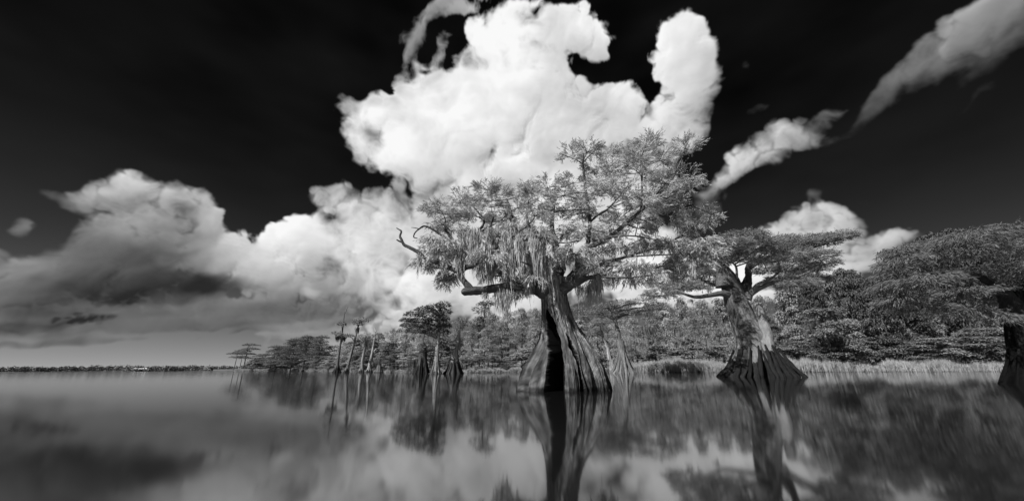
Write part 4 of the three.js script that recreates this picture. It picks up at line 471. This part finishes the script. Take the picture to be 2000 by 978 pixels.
farCypress("thin white dead stem among the bushes just left of the great trunk",[3.91,-79.9,10.97,1.06],{pale:0.35,radius:0.1,flare:0.2,bare:true,stainTop:0});

// ---------------------------------------------------------------- the forest along the bank
// a leafy tree about 8 m high and 7 m wide: trunk, limbs and a crown of leaf clumps
function leafyTree(seed, kind) {
  const r = rng(seed * 97 + 5), o = new THREE.Group(), h = 8, tr = new Geo(), cr = new Geo();
  const lx = gauss(r) * 0.5, lz = gauss(r) * 0.5;
  tr.tube([[0, -0.4, 0, 0.26], [lx * 0.3, h * 0.2, lz * 0.3, 0.19], [lx, h * 0.5, lz, 0.13], [lx * 1.2, h * 0.88, lz, 0.04]], 7, 0.15, 0.09, 4, seed);
  const clumps = [];
  const n = kind === 'layered' ? 16 : kind === 'shrub' ? 15 : 19;
  for (let k = 0; k < n; k++) {
    const f = kind === 'shrub' ? Math.sqrt(r()) : Math.pow((k + 0.5) / n, 0.8), low = kind === 'shrub' ? 0.06 : 0.09, y = h * (low + (0.95 - low) * f);
    const reach = kind === 'layered' ? 3.1 * Math.sqrt(1 - f * f * 0.85) : 3.1 * Math.pow(Math.sin(Math.PI * (0.3 + 0.66 * f)), 0.7), a = k * 2.399 + r() * 0.8, q = reach * (0.35 + 0.65 * r());
    const w = kind === 'layered' ? 1.15 + 0.5 * r() : 0.95 + 0.6 * r(), hh = kind === 'layered' ? 0.36 : 0.55 + 0.25 * r();
    clumps.push([lx * f + Math.cos(a) * q, y, lz * f + Math.sin(a) * q, w, hh]);
  }
  clumps.push([lx, h * 0.93, lz, 0.9, 0.45]);
  for (const c of clumps) {
    const f = Math.max(0.2, (c[1] - 1.2) / h);
    if (r() < 0.6) tr.tube([[lx * f, h * f, lz * f, 0.09], [mix(lx * f, c[0], 0.55), mix(h * f, c[1], 0.5), mix(lz * f, c[2], 0.55), 0.05], [c[0], c[1] - c[4] * 0.3, c[2], 0.02]], 4, 0.1, 0.1, 2, c[0]);
    const tone = (kind === 'broad' ? 0.13 : 0.33) * (0.8 + 0.4 * r());
    if (kind === 'layered') { padLeaves(cr, r, c, 280, 0.34, 0.14, tone); for (let k = 0; k < 45; k++) { const a = r() * 6.28; cr.leaf(c[0] + Math.cos(a) * c[3] * 0.9, c[1] - 0.1, c[2] + Math.sin(a) * c[3] * 0.9, gauss(r) * 0.3, -0.95, gauss(r) * 0.3, 0.35 + 0.3 * r(), 0.08, r() * 3, tone); } }
    else for (let k = 0; k < 300; k++) {                     // leaves lie along the surface of the clump, thicker on its upper side
      let dx = gauss(r), dy = gauss(r) + 0.55, dz = gauss(r); const m = Math.hypot(dx, dy, dz) || 1, q = 0.8 + 0.25 * r(); dx /= m; dy /= m; dz /= m;
      const b = 1 + 0.34 * noise(dx * 2.3 + c[0] * 3, dy * 2.3, dz * 2.3 + c[2]);
      const px = c[0] + dx * c[3] * q * b, py = c[1] + dy * c[4] * q * b, pz = c[2] + dz * c[3] * q * b;
      let ex = gauss(r) + dx * 0.3, ey = gauss(r) * 0.35 - 0.25, ez = gauss(r) + dz * 0.3; const e = Math.hypot(ex, ey, ez) || 1;
      cr.leaf(px, py, pz, ex / e, ey / e, ez / e, 0.26 + 0.18 * r(), 0.18, gauss(r) * 0.8, tone * (0.75 + 0.5 * r()));
    }
  }
  mesh('trunk', tr.build(true), M.wood, o); mesh('crown', cr.build(), M.leaf, o);
  return o;
}
const protos = { layered: [1, 2, 3, 4].map((s) => leafyTree(s, 'layered')), round: [5, 6, 7].map((s) => leafyTree(s, 'round')), broad: [8, 9].map((s) => leafyTree(s, 'broad')), shrub: [10, 11, 12].map((s) => leafyTree(s, 'shrub')) };
const ORD = ['first', 'second', 'third', 'fourth', 'fifth', 'sixth', 'seventh', 'eighth', 'ninth', 'tenth'];
const MARKS = [[-27,"beyond the flat-topped cypresses"],[-21.5,"behind the spiked dead cypress"],[-16.5,"right of the bare white snag"],[-12,"behind the wedge-crowned cypress"],[-7.5,"behind the broken pale trunk"],[-2.5,"left of the great cypress"],[3.5,"beneath the great left bough"],[9,"behind the great hollow trunk"],[14,"behind the pale ribbed cypress"],[19,"right of the pale ribbed cypress"],[25,"above the tall pale reeds"],[30,"left of the stubbed cypress"],[36,"behind the stubbed cypress"],[41,"right of the stubbed cypress"],[46,"above the right-hand reeds"],[51,"left of the right-edge cypress"],[99,"behind the right-edge cypress"]];                               // azimuth up to which a landmark is the nearest one, and its words
const planted = [], leafKinds = [0.62, 0.85, 1, 1.3].map((k) => { const c = M.leaf.clone(); c.name = 'forest_leaves'; c.color.setRGB(k, k, k); return c; });   // darker and paler species; far right uses only dark ones, edge darkening painted in
function plant(az, d, h, w, kind, row, r) { const [x, z] = polar(az, d); planted.push({ az, x, z, d, h, w, kind, row, pick: r(), turn: r() * 6.28 }); }
{
  const r = rng(909);
  for (const [row, step, near, deep, f0, f1] of [['back', 2.35, 13, 10, 0.94, 1.0], ['middle', 2.5, 6, 4.5, 0.5, 0.78], ['front', 2.2, 1.6, 2.2, 0.2, 0.36], ['low', 2.3, 6, 3, 0.2, 0.4]]) {
    for (let az = -34.2 + r(); az < 62; az += step * (az < -20 ? 0.62 : 1) * (0.8 + 0.4 * r())) {
      const d0 = shoreAt(az), k = d0 > 90 ? d0 / 90 : 1, d = d0 + (near + deep * r()) * k, top = 0.65 + d * Math.tan(topAt(az) * Math.PI / 180), right = smooth(26, 40, az);
      if (row === 'front' && (az > 13 && az < 31 || r() < 0.06)) continue;
      let h = top * mix(f0, f1, r()); if (row === 'front' || row === 'low') h = Math.max(1.6 * k, Math.min(h, (row === 'low' ? 5 : 4.2) * k));
      const w = row === 'front' || row === 'low' ? Math.max(h * 1.5, step * 0.022 * d) * (0.9 + 0.4 * r()) : step * 0.0175 * d * (1.35 + 0.5 * r());
      const q = r(), kind = row === 'front' || row === 'low' ? (q < 0.6 ? 'shrub' : 'layered') : right > 0.5 ? (q < 0.45 ? 'broad' : q < 0.8 ? 'layered' : 'round') : q < 0.55 ? 'layered' : q < 0.85 ? 'round' : 'broad';
      plant(az, d, h, w, kind, row, r);
    }
  }
  for (const [x, z, h, w, kind] of [[45.31,-54.15,8.61,8.64,"shrub"],[47.57,-54.1,6.07,5.75,"shrub"],[49.12,-54.1,3.75,3.59,"shrub"],[55.68,-60.2,16.42,5.6,"broad"],[55.97,-55.85,8.5,6.68,"layered"],[58.63,-55.66,5.42,6.65,"layered"],[64.96,-53.14,5.87,7.76,"layered"],[63.35,-54.2,4.18,6.48,"layered"],[55.44,-55.28,13.55,6.61,"broad"],[63.48,-58.02,18.96,7.71,"broad"],[67.37,-56.61,20.97,8.27,"broad"],[69.77,-53.63,20.88,8.54,"broad"],[70.13,-49.78,19.8,7.93,"broad"],[58.13,-54.97,15.5,6.57,"broad"],[58.61,-60.17,14.7,6.39,"broad"],[50.83,-61.78,14.86,6.57,"broad"],[55.15,-63.36,16.33,6.74,"round"],[59.32,-62.26,16.77,6.62,"broad"],[49.73,-65.2,14.9,6.93,"round"],[-146.33,-217.77,4.75,7.56,"shrub"],[-133.21,-210.71,5.11,8.44,"shrub"],[-116.59,-197.72,5.3,8.98,"shrub"],[-100.66,-182.27,5.14,7.3,"shrub"],[-82.04,-159.36,4.75,7.23,"shrub"],[-66.6,-139.24,4.02,6.32,"shrub"],[-57.85,-127.6,4.22,5.11,"shrub"],[-41.95,-105.62,3.84,4.79,"shrub"],[-32.76,-94.99,3.74,5.07,"shrub"],[-27.71,-88.88,3.99,5.22,"shrub"],[-23.98,-84.17,4.02,4.49,"shrub"],[-43.75,-107.03,6.96,6.57,"shrub"],[-29.9,-91.08,6.95,7.29,"shrub"],[-46.53,-110.79,5.16,4.44,"shrub"],[-30.49,-92.33,2.58,4.93,"shrub"]]) planted.push({ az: Math.atan2(x, -z) * 180 / Math.PI, x, z, h, w, kind, row: h < 4 ? 'front' : 'middle', pick: r(), turn: r() * 6 });
  planted.sort((a, b) => a.az - b.az);
  const words = { layered: 'flat-layered tree', round: 'round leafy tree', broad: 'dark broad-leaved tree', shrub: 'rounded bush' }, where = { back: 'at forest back', middle: 'in mid forest', front: 'at forest water edge', low: 'under forest edge' }, seen = {};
  for (const p of planted) {
    const list = protos[p.kind], o = list[Math.floor(p.pick * list.length)].clone(), mark = MARKS.find((m) => p.az <= m[0])[1], key = p.kind + p.row + mark, n = seen[key] = (seen[key] ?? -1) + 1;
    o.name = numbered(p.kind === 'shrub' ? 'leafy_bush' : 'forest_tree');
    o.position.set(p.x, 0.25, p.z); o.scale.set(p.w / 7.4, p.h / 8.2, p.w / 7.4); o.rotation.y = p.turn;
    o.userData = { label: `${words[p.kind]} ${where[p.row]}, ${ORD[n]} from left ${mark}`, category: p.kind === 'shrub' ? 'bush' : 'tree', group: 'trees and bushes of the lakeside forest' };
    o.children.find((c) => c.name === 'crown').material = leafKinds[Math.floor(p.pick * 7919 % 1 * (p.az > 33 ? 2 : 4))];
    scene.add(o);
  }
}

// ---------------------------------------------------------------- reeds and grass along the water's edge
{
  const g = new Geo(), r = rng(12);
  for (let k = 0; k < 9; k++) { let x = gauss(r) * 0.16, z = gauss(r) * 0.16, dx = gauss(r) * 0.35, dz = gauss(r) * 0.35; const L = 0.65 + 0.35 * r(); g.leaf(x, 0, z, dx, 0.93, dz, L, 0.035, r() * 3, 0.8 + 0.4 * r()); g.leaf(x + dx * L * 0.6, 0.93 * L * 0.6, z + dz * L * 0.6, dx * 2.2, 0.55, dz * 2.2, L * 0.4, 0.03, r() * 3, 0.8 + 0.4 * r()); }
  const geo = g.build(), leaf = M.leaf.clone(); leaf.name = 'reed_blades'; leaf.color.setRGB(0.4, 0.4, 0.4);
  const spots = [];
  for (let k = 0; k < 26000; k++) {
    const az = -36 + Math.pow(r(), 0.75) * 98, d0 = shoreAt(az), tall = smooth(13, 18, az) * (0.85 + 0.5 * noise(az * 0.6, 3, 1)), deep = 1.6 + 6 * tall + (d0 > 90 ? 3 : 0), d = d0 - 0.8 + deep * r(), big = d0 > 90 ? d0 / 110 : 1;
    const hgt = (0.55 + 0.3 * r()) * big + tall * (0.7 + 0.7 * r()) + 0.45 * noise(az * 2.3, d * 0.5, 2) + 0.2 * noise(az * 7, d, 2); if (hgt < 0.3) continue;
    const [x, z] = polar(az, d); spots.push([x, Math.max(-0.15, Math.min(0.3, (d - d0 - 0.3) * 0.1)), z, hgt, r() * 6.28, (1 + 0.8 * r()) * Math.max(1, big)]);
  }
  const im = new THREE.InstancedMesh(geo, leaf, spots.length), m4 = new THREE.Matrix4(), q = new THREE.Quaternion(), up = new THREE.Vector3(0, 1, 0), col = new THREE.Color();
  spots.forEach(([x, y, z, h, a, w], k) => { m4.compose(new THREE.Vector3(x, y, z), q.setFromAxisAngle(up, a), new THREE.Vector3(w, h, w)); im.setMatrixAt(k, m4); const c = 0.75 + 0.5 * hash3(k, 3, 1); im.setColorAt(k, col.setRGB(c, c, c)); });
  im.name = 'reed_bed'; im.castShadow = im.receiveShadow = true; im.userData = { kind: 'stuff', label: 'pale reeds and grass lining the forest shore', category: 'reeds' }; scene.add(im);
}

lake.receiveShadow = true;
renderer.render(scene, camera);
